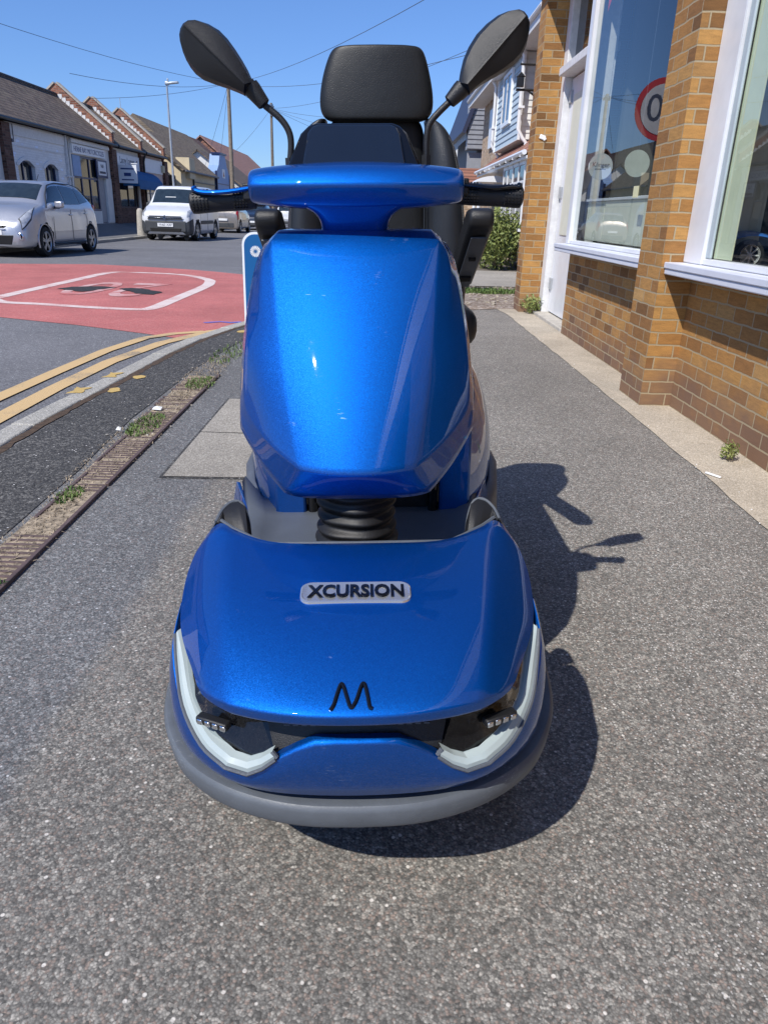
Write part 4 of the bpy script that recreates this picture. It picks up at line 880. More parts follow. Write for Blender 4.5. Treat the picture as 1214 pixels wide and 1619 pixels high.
# dark grey boarded gabled house
rS, fS = bld('grey_boarded_house', 'dark grey boarded house with a steep gable beyond the pale brick house', 'house', 35, 3.6)
b = MB(fS); b.box(3.7, 12, 33, 42, -.1, 4.4); b.build('wall', M['cladgrey'], rS, smooth=False)
b = MB(fS); b.prism([(3.25, 3.6), (3.25, 5.2), (4.1, 7.3), (5.2, 7.3), (5.2, 3.6)], 'y', 32.7, 33.4)
b.build('boarded_gable', M['cladlight'], rS, smooth=False)
b = MB(fS)
for k in range(20): b.box(3.23, 5.2, 32.68, 32.70, 3.62 + k * .17, 3.64 + k * .17)
b.build('board_line', M['cladgrey'], rS, smooth=False)
b = MB(fS); b.box(3.3, 3.9, 32.9, 33.1, 0, 3.5); b.box(3.95, 4.5, 32.9, 33.1, 0, 3.5); b.build('posts', M['cladlight'], rS, smooth=False)
b = MB(fS); roof_sheet(b, [(3.0, 32.6, 4.2), (3.0, 42.5, 4.2), (4.2, 42.5, 7.6), (4.2, 32.6, 7.6)], .15); b.build('roof', M['lettering_dark'], rS, smooth=False)
b = MB(fS); b.box(2.85, 5.5, 30.9, 32.4, -.1, 2.15); b.build('porch_wall', M['brick_pale'], rS, smooth=False)
b = MB(fS); roof_sheet(b, [(2.7, 30.85, 2.15), (5.6, 30.85, 2.15), (5.6, 32.4, 2.9), (2.7, 32.4, 2.9)], .06); b.build('porch_roof', M['tile_red'], rS, smooth=False)
for (x, y, z1, zr, wl_, tl, lab, dep) in ((3.3, 46, 4.6, 7.6, 'render_white', 'tile', 'white house with a dark gable roof past the grey boarded house', 7), (2.7, 62, 4.4, 7.6, 'render_white', 'tile_orange', 'distant white house with a bright orange tiled roof on the right side', 9), (1.6, 90, 4.5, 8, 'cream', 'tile_red', 'far house at the end of the right hand row', 12)):
    rT, fT = bld('terraced_house', lab, 'house', y, x)
    gabled(rT, fT, x, x + 8, y, y + dep, z1, zr, M[wl_], M[tl])
    framed(rT, fT, x + .0, y + 1.2, y + 2.6, 2.9, 4.0, M['upvc'], 2, rec=.06)
    b = MB(fT); b.box(x + .6, x + 2.0, y - .06, y - .002, 2.9, 4.1); b.build('gable_window', M['upvc'], rT, smooth=False)
    b = MB(fT); b.box(x - .6, x - .01, y + .5, y + 3.2, .1, 2.5); b.box(x - .7, x - .01, y + .4, y + 3.3, 2.5, 2.62); b.build('bay', M['upvc'], rT, smooth=False)
plant('round_bush', 'round green garden bush in front of the pale brick house', 2.62, 17.9, 0, .62, 1.32, 5200, M['leaf'], 31, .045)
b_ = empty('palm_plant', (2.25, 19.5, 0)); tag(b_, 'yellowish spiky garden plant behind the round bush', 'plant')
b = MB((2.25, 19.5, 0)); rr = random.Random(5)
for i in range(60):
    a = rr.uniform(0, 6.28); e = rr.uniform(.2, 1.3); L_ = rr.uniform(.5, .8); d = Vector((math.cos(a) * math.cos(e), math.sin(a) * math.cos(e), math.sin(e))); s_ = Vector((-math.sin(a), math.cos(a), 0)) * .022
    p0 = Vector((2.25, 19.5, .7)); p1 = p0 + d * L_ * .6; p2 = p0 + d * L_ - Vector((0, 0, L_ * .25)); b.add([p0 - s_, p0 + s_, p1 + s_, p1 - s_, p2], [(0, 1, 2, 3), (3, 2, 4)])
b.build('leaves', M['leaf_y'], b_, smooth=False, recalc=False)
b = MB((2.25, 19.5, 0)); b.tube([(2.25, 19.5, 0), (2.25, 19.5, .75)], [.08, .06], 8); b.build('trunk', M['wood'], b_)
# ================================================================== POLES, LAMP, WIRES, BOLLARD, SIGNS
lp = empty('street_lamp', (-9.35, 36, 0)); tag(lp, 'tall grey steel street lamp behind the white van', 'street lamp'); ol = (-9.35, 36, 0)
b = MB(ol); b.tube([(-9.35, 36, 0), (-9.35, 36, 1.3)], .09, 12); b.tube([(-9.35, 36, 1.3), (-9.35, 36, 1.5), (-9.35, 36, 5.95)], [.09, .055, .04], 12); b.build('pole', M['steel'], lp)
b = MB(ol); b.obox((-9.12, 36, 6.0), (.55, .2, .07), (0, -.12, 0)); b.obox((-9.33, 36, 5.98), (.16, .16, .14)); b.tube([(-9.3, 36, 6.05), (-9.3, 36, 6.16)], .04, 8); b.build('lamp_head', M['steel'], lp, bevel=.03)
POLES = [(-9.55, 51, 8.25, .12), (-9.6, 70, 9.4, .12)]
for i, (x, y, h, r) in enumerate(POLES):
    p = empty('utility_pole', (x, y, 0)); tag(p, ['weathered wooden utility pole just right of the cream building', 'further wooden utility pole with a dark fitting near its top'][i], 'utility pole', None)
    b = MB((x, y, 0)); b.tube([(x, y, 0), (x, y, h)], [r * 1.25, r * .85], 12); b.build('pole', M['wood'], p)
    b = MB((x, y, 0)); b.lathe([(.0, h - .05), (.16, h - .1), (.16, h - .3), (.1, h - .35)], (x, y, 0), 'z', 10)
    for k in range(8):
        a = k * .785; b.obox((x + .2 * math.cos(a), y + .2 * math.sin(a), h - .28), (.08, .05, .12), (0, 0, a))
    if i: b.obox((x + .1, y - .1, h - .75), (.3, .3, .5))
    b.build('wire_fitting', M['wire'], p, bevel=.01)
WIRES = [((-9.55, 51, 8.1), (-12.3, 33, 5.8), .3), ((-9.55, 51, 8.1), (-14.5, 41, 5.9), .2), ((-9.55, 51, 8.1), (-12.5, 57, 3.9), .1), ((-9.55, 51, 8.1), (-12.5, 62, 4.4), .1), ((-9.55, 51, 8.1), (-16, 24, 7.2), .4),
         ((-9.55, 51, 8.1), (3.3, 24, 5.6), .5), ((-9.6, 70, 9.0), (3.4, 36, 7.6), .5), ((-9.6, 70, 9.0), (3.2, 47, 6.5), .5), ((-9.6, 70, 9.0), (2.8, 60, 6), .4), ((-9.6, 70, 9.0), (-12.5, 66, 5), .2), ((-9.55, 51, 8.1), (3.2, 18.2, 6.6), .5), ((-9.6, 70, 9.2), (-9.55, 51, 8.15), .3),
         ((-9.6, 70, 9.0), (2.4, 90, 7), .5)]
NP, FP = 'overhead wire from the nearer wooden pole ', 'overhead wire from the further wooden pole '
WL = [NP + 'to the motorcycle shop gable', NP + 'over the awning shop roof', NP + 'down to the cream building', NP + 'down to the blue gable front', NP + 'high over the left edge roof', NP + 'across to the boarded bay house',
      FP + 'to the dark grey gable', FP + 'to the dark roofed white house', FP + 'to the orange roofed house', FP + 'down to the low white gable house', NP + 'up past the headrest to the brick house eaves', 'overhead wire strung between the two wooden poles', FP + 'to the last house of the right row']
for i, (a, c, sag) in enumerate(WIRES):
    b = MB(a); pts = []
    for t in np.linspace(0, 1, 14): q = Vector(a).lerp(Vector(c), t); pts.append((q.x, q.y, q.z - sag * 4 * t * (1 - t)))
    b.tube(pts, .009 + .0001 * (a[1] - 40), 5); o = b.build('overhead_wire', M['wire']); o.location = a
    tag(o, WL[i], 'wire', 'overhead wires against the sky')
bo = MB((-9.8, 32.2, .03)); bo.lathe([(0, 1.0), (.07, .99), (.115, .93), (.13, .85), (.165, .2), (.17, -.1)], (-9.8, 32.2, .03), 'z', 20)
o = bo.build('bollard', M['concrete']); o.location = (-9.8, 32.2, .03); tag(o, 'pale tapered concrete bollard on the far kerb beside the white van', 'bollard')
# round 20 speed limit sign further along the near kerb (seen mirrored in the shop window)
sg = empty('speed_limit_sign', (.14, 11.0, 0)); tag(sg, 'round red rimmed 20 speed limit sign mirrored in the far shop window', 'road sign'); os_ = (.14, 11.0, 0)
b = MB(os_); b.tube([(.14, 11.05, 0), (.14, 11.05, 2.75)], .04, 10); b.build('post', M['cladgrey'], sg)
def rdisc(b, cx, cy, cz, r, t=.004): b.lathe([(0, -t), (r, -t), (r, t), (0, t)], (cx, cy, cz), 'y', 40)
b = MB(os_); rdisc(b, .14, 11.0, 2.5, .375); s0 = b.build('sign_plate', M['signred'], sg)
b = MB(os_); rdisc(b, .14, 10.995, 2.5, .30); b.build('sign_face', plain('dimmed_sign_face', (.48, .48, .5), .6), s0)  # white face greyed so its mirror image in the window is dimmer
b = MB(os_); b.text('20', .46, Matrix(((1, 0, 0, .14), (0, 0, -1, 10.989), (0, 1, 0, 2.5), (0, 0, 0, 1))), .001); b.build('numerals', M['lettering_dark'], s0, smooth=False)
# blue A-board behind the scooter
ab = empty('pavement_sign', (-.57, 4.55, 0)); tag(ab, 'blue pavement advertising board with white flower logo standing behind the scooter', 'sign board'); oa = (-.57, 4.55, 0)
def rrect(x0, x1, z0, z1, r, n=6):
    out = []
    for cx, cz, a0 in ((x1 - r, z1 - r, 0), (x0 + r, z1 - r, 90), (x0 + r, z0 + r, 180), (x1 - r, z0 + r, 270)):
        for k in range(n + 1): a = rad(a0 + 90 * k / n); out.append((cx + r * math.cos(a), cz + r * math.sin(a)))
    return out
ax0, ax1, az1 = -.812, -.25, 1.0
b = MB(oa); b.prism(rrect(ax0, ax1, .30, az1, .07), 'y', 4.55, 4.575); bd = b.build('board', M['panelwhite'], ab, smooth=False)
b = MB(oa); b.prism(rrect(ax0 + .012, ax1 - .012, .312, az1 - .012, .062), 'y', 4.547, 4.5498); b.build('panel', M['panelblue'], bd, smooth=False)
b = MB(oa)
for k in range(18):
    a = 2 * math.pi * k / 18; c_ = (ax0 + .078, az1 - .105)
    b.add([(c_[0] + r_ * math.cos(a + da), 4.5455, c_[1] + r_ * math.sin(a + da)) for r_, da in ((.007, 0), (.022, -.14), (.030, -.10), (.032, 0), (.030, .10), (.022, .14))], [(0, 1, 2, 3, 4, 5)])
def TY(x, y, z): return Matrix(((1, 0, 0, x), (0, 0, -1, y), (0, 1, 0, z), (0, 0, 0, 1)))
b.text('K', .065, TY(ax0 + .118, 4.546, az1 - .105), .0005, 'LEFT'); b.text('U', .07, TY(ax0 + .085, 4.546, az1 - .215), .0005, 'LEFT'); b.text('i', .05, TY(ax0 + .09, 4.546, az1 - .275), .0005, 'LEFT'); b.text(':', .05, TY(ax0 + .08, 4.546, az1 - .345), .0005, 'LEFT')
b.build('lettering', M['panelwhite'], bd, smooth=False)
b = MB(oa); b.obox((-.55, 4.70, .45), (.40, .02, .92), (-.25, 0, 0)); b.box(-.70, -.34, 4.56, 4.60, 0, .32); b.build('foot', M['black'], ab, bevel=.01)
# ================================================================== VEHICLES
def surf(st, n=5):
    cols = []
    for (y, zu, w, zm, wb, zb, wr, ze, zr) in st:
        c = [(0, y, zu), (w * .8, y, zu), (w * .97, y, zu + .09), (w, y, zm), (wb, y, zb), (wr, y, ze), (wr * .55, y, zr - (zr - ze) * .15), (0, y, zr)]
        cols.append(crom(c, n))
    rows = []; k = len(cols[0])
    cs = [crom([cols[i][j] for i in range(len(cols))], n) for j in range(k)]
    G = np.array(cs).transpose(1, 0, 2)     # stations x cols x 3
    G[:, 0, 0] = 0; G[:, -1, 0] = 0
    return G
def samp(G, u, v, n=5, off=.006):
    u *= n; v *= n; i = min(int(u), G.shape[0] - 2); j = min(int(v), G.shape[1] - 2); a, b = u - i, v - j
    p = (G[i, j] * (1 - a) * (1 - b) + G[i + 1, j] * a * (1 - b) + G[i, j + 1] * (1 - a) * b + G[i + 1, j + 1] * a * b)
    nn = np.cross(G[i + 1, j] - G[i, j], G[i, j + 1] - G[i, j]); nn = nn / (np.linalg.norm(nn) + 1e-9)
    if nn[0] < -.2 or (abs(nn[0]) <= .2 and p[2] > .8 and nn[2] < 0): nn = -nn
    return p + nn * off
def patch(G, corners, name, mat, par, both=True, off=.006, k=8, solid=0):
    # corners: (u,v) a b c d in order; bilinear
    b = MB(); a, bb, c, d = [np.array(q, float) for q in corners]; rows = []
    for i in range(k + 1):
        t = i / k; row = []
        for j in range(k + 1):
            s_ = j / k; q = a * (1 - s_) * (1 - t) + bb * s_ * (1 - t) + c * s_ * t + d * (1 - s_) * t
            row.append(tuple(samp(G, q[0], q[1], off=off)))
        rows.append(row)
    outs = []
    for sgn in ((1, -1) if both else (1,)):
        b = MB(); b.grid([[(sgn * p[0], p[1], p[2]) for p in r] for r in rows])
        outs.append(b.build(name, mat, par, angle=60))
    return outs
def wheels(par, spec, r, w, x, spokes=5):
    for (y) in spec:
        for sg in (1, -1):
            b = MB(); b.lathe([(r * .66, w * .5), (r * .93, w * .5), (r, w * .32), (r, -w * .32), (r * .93, -w * .5), (r * .66, -w * .5)], (sg * x, y, r), 'x', 28); b.lathe([(0, -w*.2*sg), (r*.68, -w*.2*sg)], (sg * x, y, r), 'x', 28)
            t = b.build('wheel', M['tyre'], par)
            b = MB(); q = sg * w * .5
            b.lathe([(r * .60, q * .8), (r * .66, q * 1.02), (r * .70, q * .98), (r * .68, q * .6)], (sg * x, y, r), 'x', 28)
            for k in range(spokes):
                a = k * 2 * math.pi / spokes + .3
                for da in (-.16, .16): b.obox((sg * x + q * .8, y + r * .36 * math.cos(a + da), r + r * .36 * math.sin(a + da)), (w * .08, r * .62, r * .10), (a + da * .5, 0, 0))
            b.lathe([(0, q * .95), (r * .14, q * .95), (r * .17, q * .7)], (sg * x, y, r), 'x', 14)
            b.build('rim', M['rim'], t)
def car_body(par, G, wy, wr, wz, mat, hx=.45):
    b = MB(); b.mgrid([[tuple(p) for p in row] for row in G])
    keep = []
    for f in b.f:
        c = np.mean([b.v[i] for i in f], axis=0)
        if abs(c[0]) > hx and any(math.hypot(c[1] - y, c[2] - wz) < wr for y in wy): continue
        keep.append(f)
    b.f = keep
    # snap the ragged arch edge to a circle
    vs = [list(v) for v in b.v]; used = {i for f in keep for i in f}
    for i in used:
        v = vs[i]
        for y in wy:
            d = math.hypot(v[1] - y, v[2] - wz)
            if abs(v[0]) > hx and d < wr + .02 and d > 1e-4: k = (wr + .01) / d; v[1] = y + (v[1] - y) * k; v[2] = wz + (v[2] - wz) * k
    b.v = [tuple(v) for v in vs]
    nfull = 2 * G.shape[1] - 1; n0 = 0; nl = (G.shape[0] - 1) * nfull
    b.f.append(tuple(range(nfull))); b.f.append(tuple(range(nl, nl + nfull)))
    o = b.build('body', mat, par, angle=50)
    w_ = MB()
    ymin, ymax = G[:, :, 1].min(), G[:, :, 1].max()
    for y in wy: w_.box(-.62, .62, y - wr - .04, y + wr + .04, .2, wz + wr + .05)
    w_.box(-.66, .66, ymin + .35, ymax - .3, .19, .5)
    w_.build('wheel_well', M['black_matte'], par, smooth=False)
    return o
def trim_rings(par, wy, wr, wz, x, mat, t=.03):
    for y in wy:
        for sg in (1, -1):
            b = MB(); b.tube([(sg * (x - .02), y + wr * math.cos(a), wz + wr * math.sin(a)) for a in np.linspace(-.35, math.pi + .35, 22)], t, 6); b.build('wheel_arch', mat, par)
# ---- silver hatchback
hb_ = empty('parked_car', (-9.05, 18.25, -.10), (0, 0, rad(-1.5))); hb_.scale = (1.13, 1.13, 1.13); tag(hb_, 'silver hatchback parked across the road facing the camera at the left edge', 'car')
st = [(0.00, .24, .56, .42, .50, .56, .38, .62, .64), (.10, .2, .70, .42, .64, .66, .48, .72, .75), (.38, .19, .80, .45, .75, .86, .60, .915, .96), (.78, .19, .828, .5, .785, .96, .66, 1.02, 1.065),
      (.92, .19, .83, .5, .79, .97, .665, 1.08, 1.14), (1.42, .19, .832, .5, .79, .985, .61, 1.40, 1.465), (1.9, .19, .832, .5, .79, .99, .60, 1.475, 1.535), (2.65, .19, .832, .5, .79, 1.0, .59, 1.465, 1.53),
      (3.2, .19, .825, .5, .78, 1.02, .58, 1.40, 1.48), (3.55, .2, .81, .5, .76, 1.02, .56, 1.24, 1.34), (3.73, .22, .77, .5, .72, .92, .53, 1.0, 1.05), (3.78, .3, .62, .5, .60, .7, .45, .74, .76)]
G = surf(st); wy = (.74, 3.19)
car_body(hb_, G, wy, .345, .315, M['silver']); wheels(hb_, wy, .305, .19, .735); trim_rings(hb_, wy, .345, .315, .825, M['silver'], .018)
patch(G, [(4.1, 5.25), (4.1, 7), (4.98, 7), (4.98, 5.2)], 'windscreen', M['carglass'], hb_)
patch(G, [(4.35, 4.3), (6.05, 4.12), (6.05, 4.88), (5.0, 4.86)], 'side_window', M['carglass'], hb_)
patch(G, [(6.12, 4.12), (7.15, 4.12), (7.15, 4.85), (6.12, 4.88)], 'side_window', M['carglass'], hb_)
patch(G, [(7.22, 4.12), (8.35, 4.25), (8.0, 4.75), (7.22, 4.85)], 'side_window', M['carglass'], hb_)
patch(G, [(.70, 3.55), (1.75, 3.75), (2.55, 4.55), (1.2, 4.75)], 'headlight_surround', M['greyplastic'], hb_, off=.008)
patch(G, [(.80, 3.68), (1.72, 3.86), (2.4, 4.48), (1.25, 4.62)], 'headlight', M['lampglass'], hb_, off=.014)
def front_piece(par, name, poly, mat, y0, y1, mirror=False, bev=.01):
    b = MB(); b.prism(poly, 'y', y0, y1)
    if mirror: b.prism([(-x, z) for x, z in poly], 'y', y0, y1)
    return b.build(name, mat, par, bevel=bev)
front_piece(hb_, 'lower_grille', [(-.42, .26), (.42, .26), (.48, .44), (-.48, .44)], M['black'], -.012, .12)
front_piece(hb_, 'upper_grille', [(-.3, .56), (.3, .56), (.42, .635), (-.42, .635)], M['black'], .0, .1)
front_piece(hb_, 'upper_grille_trim', [(-.32, .54), (.32, .54), (.34, .56), (-.34, .56)], M['chrome'], -.02, .1)
for q in (.60, -.60):
    b = MB(); b.lathe([(.07, 0), (.075, -.02), (.055, -.03), (.05, 0)], (q, .04, .42), 'y', 20); fl = b.build('fog_lamp', M['chrome'], hb_)
    b = MB(); b.lathe([(0, -.012), (.052, -.012), (.052, .02)], (q, .04, .42), 'y', 16); b.build('lamp_glass', M['black_gloss'], fl)
b = MB(); b.obox((.70, .20, .42), (.05, .012, .10), (.3, .3, .9)); b.build('bumper_scrape', M['black_matte'], hb_)
for sg in (1, -1):
    b = MB(); b.obox((sg * .90, 1.38, 1.05), (.19, .11, .14), (0, 0, -.2 * sg)); mo = b.build('wing_mirror', M['silver'], hb_, bevel=.035, bseg=3)
    b = MB(); b.obox((sg * .83, 1.40, .99), (.12, .07, .05)); b.obox((sg * .90, 1.44, 1.05), (.15, .012, .10)); b.build('mirror_foot', M['black'], mo, bevel=.01)
    for (y, z) in ((2.12, .84), (2.98, .87)):
        b = MB(); b.obox((sg * .825, y, z), (.03, .16, .03)); b.build('door_handle', M['silver'], hb_, bevel=.01)
    b = MB(); b.tube([(sg * .837, 2.1, .3), (sg * .838, 2.12, .6), (sg * .81, 2.15, .95)], .004, 4); b.tube([(sg * .837, 1.15, .35), (sg * .836, 1.18, .8)], .004, 4); b.tube([(sg * .837, 2.98, .55), (sg * .826, 3.02, .75), (sg * .81, 2.95, .97)], .004, 4); b.build('door_seam', M['black'], hb_)
    b = MB(); b.tube([(sg * .82, 1.12, .27), (sg * .835, 1.5, .26), (sg * .835, 2.8, .26)], .02, 6); b.build('door_sill_trim', M['black'], hb_)
    b = MB(); b.obox((sg * .68, 3.62, .95), (.18, .12, .22)); b.build('tail_light', M['redlight'], hb_, bevel=.03)
b = MB(); b.obox((0, .0, .50), (.5, .02, .11)); b.build('number_plate', M['panelwhite'], hb_)
for sg in (1, -1):
    b = MB(); b.tube([(sg * x, y, z) for x, y, z in ((.79, .98, .985), (.70, 1.2, 1.24), (.62, 1.50, 1.435), (.60, 1.9, 1.49), (.60, 2.7, 1.485), (.60, 3.2, 1.42), (.66, 3.45, 1.25), (.73, 3.55, 1.05))], .012, 5); b.build('roof_rail_trim', M['black'], hb_)
b = MB(); b.tube([(.2, 1.95, 1.51), (.2, 2.1, 1.66)], .006, 5); b.build('aerial', M['black'], hb_)
# ---- white van
vn = empty('parked_van', (-8.28, 30.3, -.10), (0, 0, rad(-1.5))); vn.scale = (1.09, 1.09, 1.09); tag(vn, 'small white delivery van with dark grey bumper parked facing the camera by the bollard', 'van')
st = [(0.00, .32, .72, .50, .70, .70, .5, .82, .84), (.12, .22, .86, .5, .83, .84, .68, .95, .98), (.65, .2, .91, .5, .88, 1.03, .76, 1.10, 1.13), (.95, .2, .915, .5, .89, 1.08, .78, 1.18, 1.21),
      (1.6, .2, .915, .5, .90, 1.12, .76, 1.66, 1.74), (1.95, .2, .915, .5, .90, 1.12, .76, 1.75, 1.83), (3.0, .2, .915, .5, .90, 1.12, .78, 1.76, 1.85), (4.0, .2, .91, .5, .895, 1.12, .78, 1.74, 1.83),
      (4.17, .24, .88, .5, .87, 1.05, .75, 1.6, 1.66), (4.21, .3, .82, .5, .8, .9, .68, 1.3, 1.3)]
G = surf(st); wy = (.86, 3.56)
car_body(vn, G, wy, .365, .335, M['vanwhite']); wheels(vn, wy, .325, .2, .80); trim_rings(vn, wy, .37, .335, .905, M['greyplastic'], .03)
patch(G, [(3.12, 5.2), (3.12, 7), (3.95, 7), (3.95, 5.15)], 'windscreen', M['carglass'], vn)
patch(G, [(3.15, 4.35), (4.95, 4.15), (4.95, 4.85), (4.0, 4.85)], 'side_window', M['carglass'], vn)
patch(G, [(.45, 4.15), (1.2, 4.02), (2.1, 4.35), (1.3, 4.9)], 'headlight', M['lampglass'], vn, off=.012)
patch(G, [(.0, 1.0), (1.45, 1.0), (1.45, 3.55), (.0, 3.6)], 'bumper', M['greyplastic'], vn, off=.014)
b = MB(); b.box(-.72, .72, -.03, .1, .30, .66); b.build('bumper_centre', M['greyplastic'], vn, bevel=.03)
front_piece(vn, 'lower_grille', [(-.5, .30), (.5, .30), (.56, .42), (-.56, .42)], M['black_matte'], -.045, .05)
front_piece(vn, 'upper_grille', [(-.62, .70), (.62, .70), (.55, .82), (-.55, .82)], M['greyplastic'], -.035, .1)
front_piece(vn, 'grille_trim', [(-.62, .765), (-.1, .74), (.1, .74), (.62, .765), (.62, .785), (.1, .765), (-.1, .765), (-.62, .785)], M['chrome'], -.05, -.03, bev=.002)
b = MB(); b.add([(0, -.065, .86), (.07, -.065, .77), (0, -.065, .68), (-.07, -.065, .77), (0, -.065, .81), (.035, -.065, .77), (0, -.065, .73), (-.035, -.065, .77)], [(0, 1, 5, 4), (1, 2, 6, 5), (2, 3, 7, 6), (3, 0, 4, 7)]); b.build('badge', M['chrome'], vn, solid=.015, smooth=False)
b = MB(); b.box(-.27, .27, -.052, -.03, .47, .585); pl = b.build('number_plate', M['panelwhite'], vn)
b = MB(); b.text('YN63 XAF', .105, Matrix(((1, 0, 0, 0), (0, 0, -1, -.055), (0, 1, 0, .527), (0, 0, 0, 1))), .001); b.build('lettering', M['lettering_dark'], pl, smooth=False)
for sg in (1, -1):
    b = MB(); b.obox((sg * 1.0, 1.45, 1.12), (.17, .1, .25), (0, 0, -.2 * sg)); mo = b.build('wing_mirror', M['greyplastic'], vn, bevel=.03)
    b = MB(); b.box(sg * .90, sg * .93, 1.3, 3.15, .56, .68); b.build('side_strip', M['greyplastic'], vn, bevel=.01)
    b = MB(); b.obox((sg * .915, 2.2, .98), (.03, .2, .04)); b.build('door_handle', M['greyplastic'], vn, bevel=.01)
    b = MB(); b.tube([(sg * .918, 2.3, .35), (sg * .918, 2.3, 1.1)], .005, 4); b.tube([(sg * .918, 1.28, .4), (sg * .913, 1.3, 1.05)], .005, 4); b.build('door_seam', M['black'], vn)
b = MB(); b.box(-.3, -.02 + .1, 1.22, 1.25, 1.42, 1.46); b.build('sun_strip', M['panelwhite'], vn)
# ---- beige estate facing away, dark car, white car, more far cars
def far_car(name, label, x, y, rot, mat, cat='car', h=1.0, L_=1.0):
    c = empty('parked_car', (x, y, -.10), (0, 0, rot)); tag(c, label, cat)
    s_ = [(a * L_, b_, w * 1.03, d, e * 1.03, f * h, g, q * h, r * h) for (a, b_, w, d, e, f, g, q, r) in HATCH]
    G = surf(s_); wy = (.78 * L_, 3.3 * L_); car_body(c, G, wy, .36, .33, mat); wheels(c, wy, .32, .2, .75)
    patch(G, [(4.1, 5.25), (4.1, 7), (4.98, 7), (4.98, 5.2)], 'windscreen', M['carglass'], c)
    patch(G, [(4.35, 4.3), (7.2, 4.12), (7.2, 4.86), (5.0, 4.86)], 'side_window', M['carglass'], c)
    patch(G, [(8.4, 5.1), (8.4, 7), (9.5, 7), (9.5, 5.1)], 'rear_window', M['carglass'], c)
    patch(G, [(.95, 3.95), (1.75, 4.05), (2.2, 4.62), (1.35, 4.85)], 'headlight', M['chrome'], c, off=.010)
    patch(G, [(8.9, 3.4), (10.2, 3.4), (10.2, 4.4), (8.9, 4.4)], 'tail_light', M['redlight'], c, off=.02)
    b = MB(); b.box(-.6, .6, 3.62 * L_, 3.83 * L_, .28, .52); b.build('bumper', M['greyplastic'], c, bevel=.03)
    b = MB(); b.box(-.6, .6, -.03, .1, .26, .42); b.build('bumper', M['greyplastic'], c, bevel=.03)
    b = MB(); b.box(-.26, .26, 3.80 * L_, 3.86 * L_, .62, .73); b.build('number_plate', M['panelwhite'], c)
    b = MB(); b.box(-.26, .26, -.045, -.02, .44, .55); b.build('number_plate', M['panelwhite'], c)
    return c
HATCH = [(0.00, .24, .56, .42, .50, .60, .38, .66, .68), (.10, .2, .70, .42, .66, .72, .48, .80, .82), (.45, .19, .80, .45, .77, .90, .60, .94, .98), (.95, .19, .828, .5, .79, 1.0, .66, 1.04, 1.08),
      (1.15, .19, .83, .5, .80, 1.02, .665, 1.10, 1.15), (1.75, .19, .832, .5, .80, 1.04, .62, 1.42, 1.50), (2.2, .19, .832, .5, .80, 1.05, .62, 1.53, 1.60), (2.8, .19, .832, .5, .80, 1.06, .62, 1.53, 1.60),
      (3.3, .19, .83, .5, .80, 1.06, .62, 1.48, 1.56), (3.62, .2, .82, .5, .79, 1.04, .60, 1.25, 1.33), (3.78, .22, .80, .5, .76, .92, .60, 1.0, 1.05), (3.82, .3, .7, .5, .66, .72, .5, .78, .8)]
far_car('parked_car', 'beige estate car parked nose away behind the white van', -8.6, 42.6, math.pi, M['beige'], h=1.03, L_=1.12).location = (-8.6, 42.6 - 5.2 + 9.6, -.1)
far_car('parked_car', 'very dark blue car parked beyond the beige one, white plate at its front', -8.4, 50.5, 0, M['darkcar'], L_=1.1)
far_car('parked_car', 'distant white car with red tail lights beyond the dark car', -7.0, 62, math.pi, M['vanwhite'], L_=1.1)
# ================================================================== THE BLUE MOBILITY SCOOTER
SO = (0, 1.65, 0)
sc = empty('mobility_scooter', (-.02, 1.65, 0), (0, rad(-1.9), rad(1.2)))
tag(sc, 'large metallic blue mobility scooter with black seat and two mirrors standing on the pavement', 'mobility scooter')
def B(): return MB(SO)
def mir(poly): return [(-p[0],) + tuple(p[1:]) for p in poly[:0:-1]] + list(poly)
# ---- front bumper
bp = [(0, .888), (.07, .891), (.13, .903), (.19, .926), (.245, .960), (.295, 1.008), (.328, 1.062), (.346, 1.115), (.353, 1.17), (.354, 1.20)]
bp = [tuple(p) for p in crom(bp, 3)]
prof = [(-.06, .262), (-.034, .269), (-.006, .274), (.001, .273), (.005, .269), (.007, .263), (.003, .236), (-.001, .229), (-.007, .224), (-.03, .219), (-.06, .218)]
rows = []
for i, (x, y) in enumerate(bp):
    t = Vector(bp[min(i + 1, len(bp) - 1)]) - Vector(bp[max(i - 1, 0)]); t.normalize(); n = Vector((t.y, -t.x))
    if i == 0: n = Vector((0, -1))
    s_ = 1 + .0 * i; lift = .030 * max(0, (y - 1.0) / .16)
    rows.append([(x + n.x * a, y + n.y * a, z + lift) for a, z in prof])
full = [[(-p[0], p[1], p[2]) for p in r] for r in rows[:0:-1]] + rows
b = B(); b.grid(full); b.add(full[0], [tuple(range(len(prof)))]); b.add(full[-1], [tuple(range(len(prof)))])
b.build('front_bumper', M['bumper_worn'], sc, angle=32)
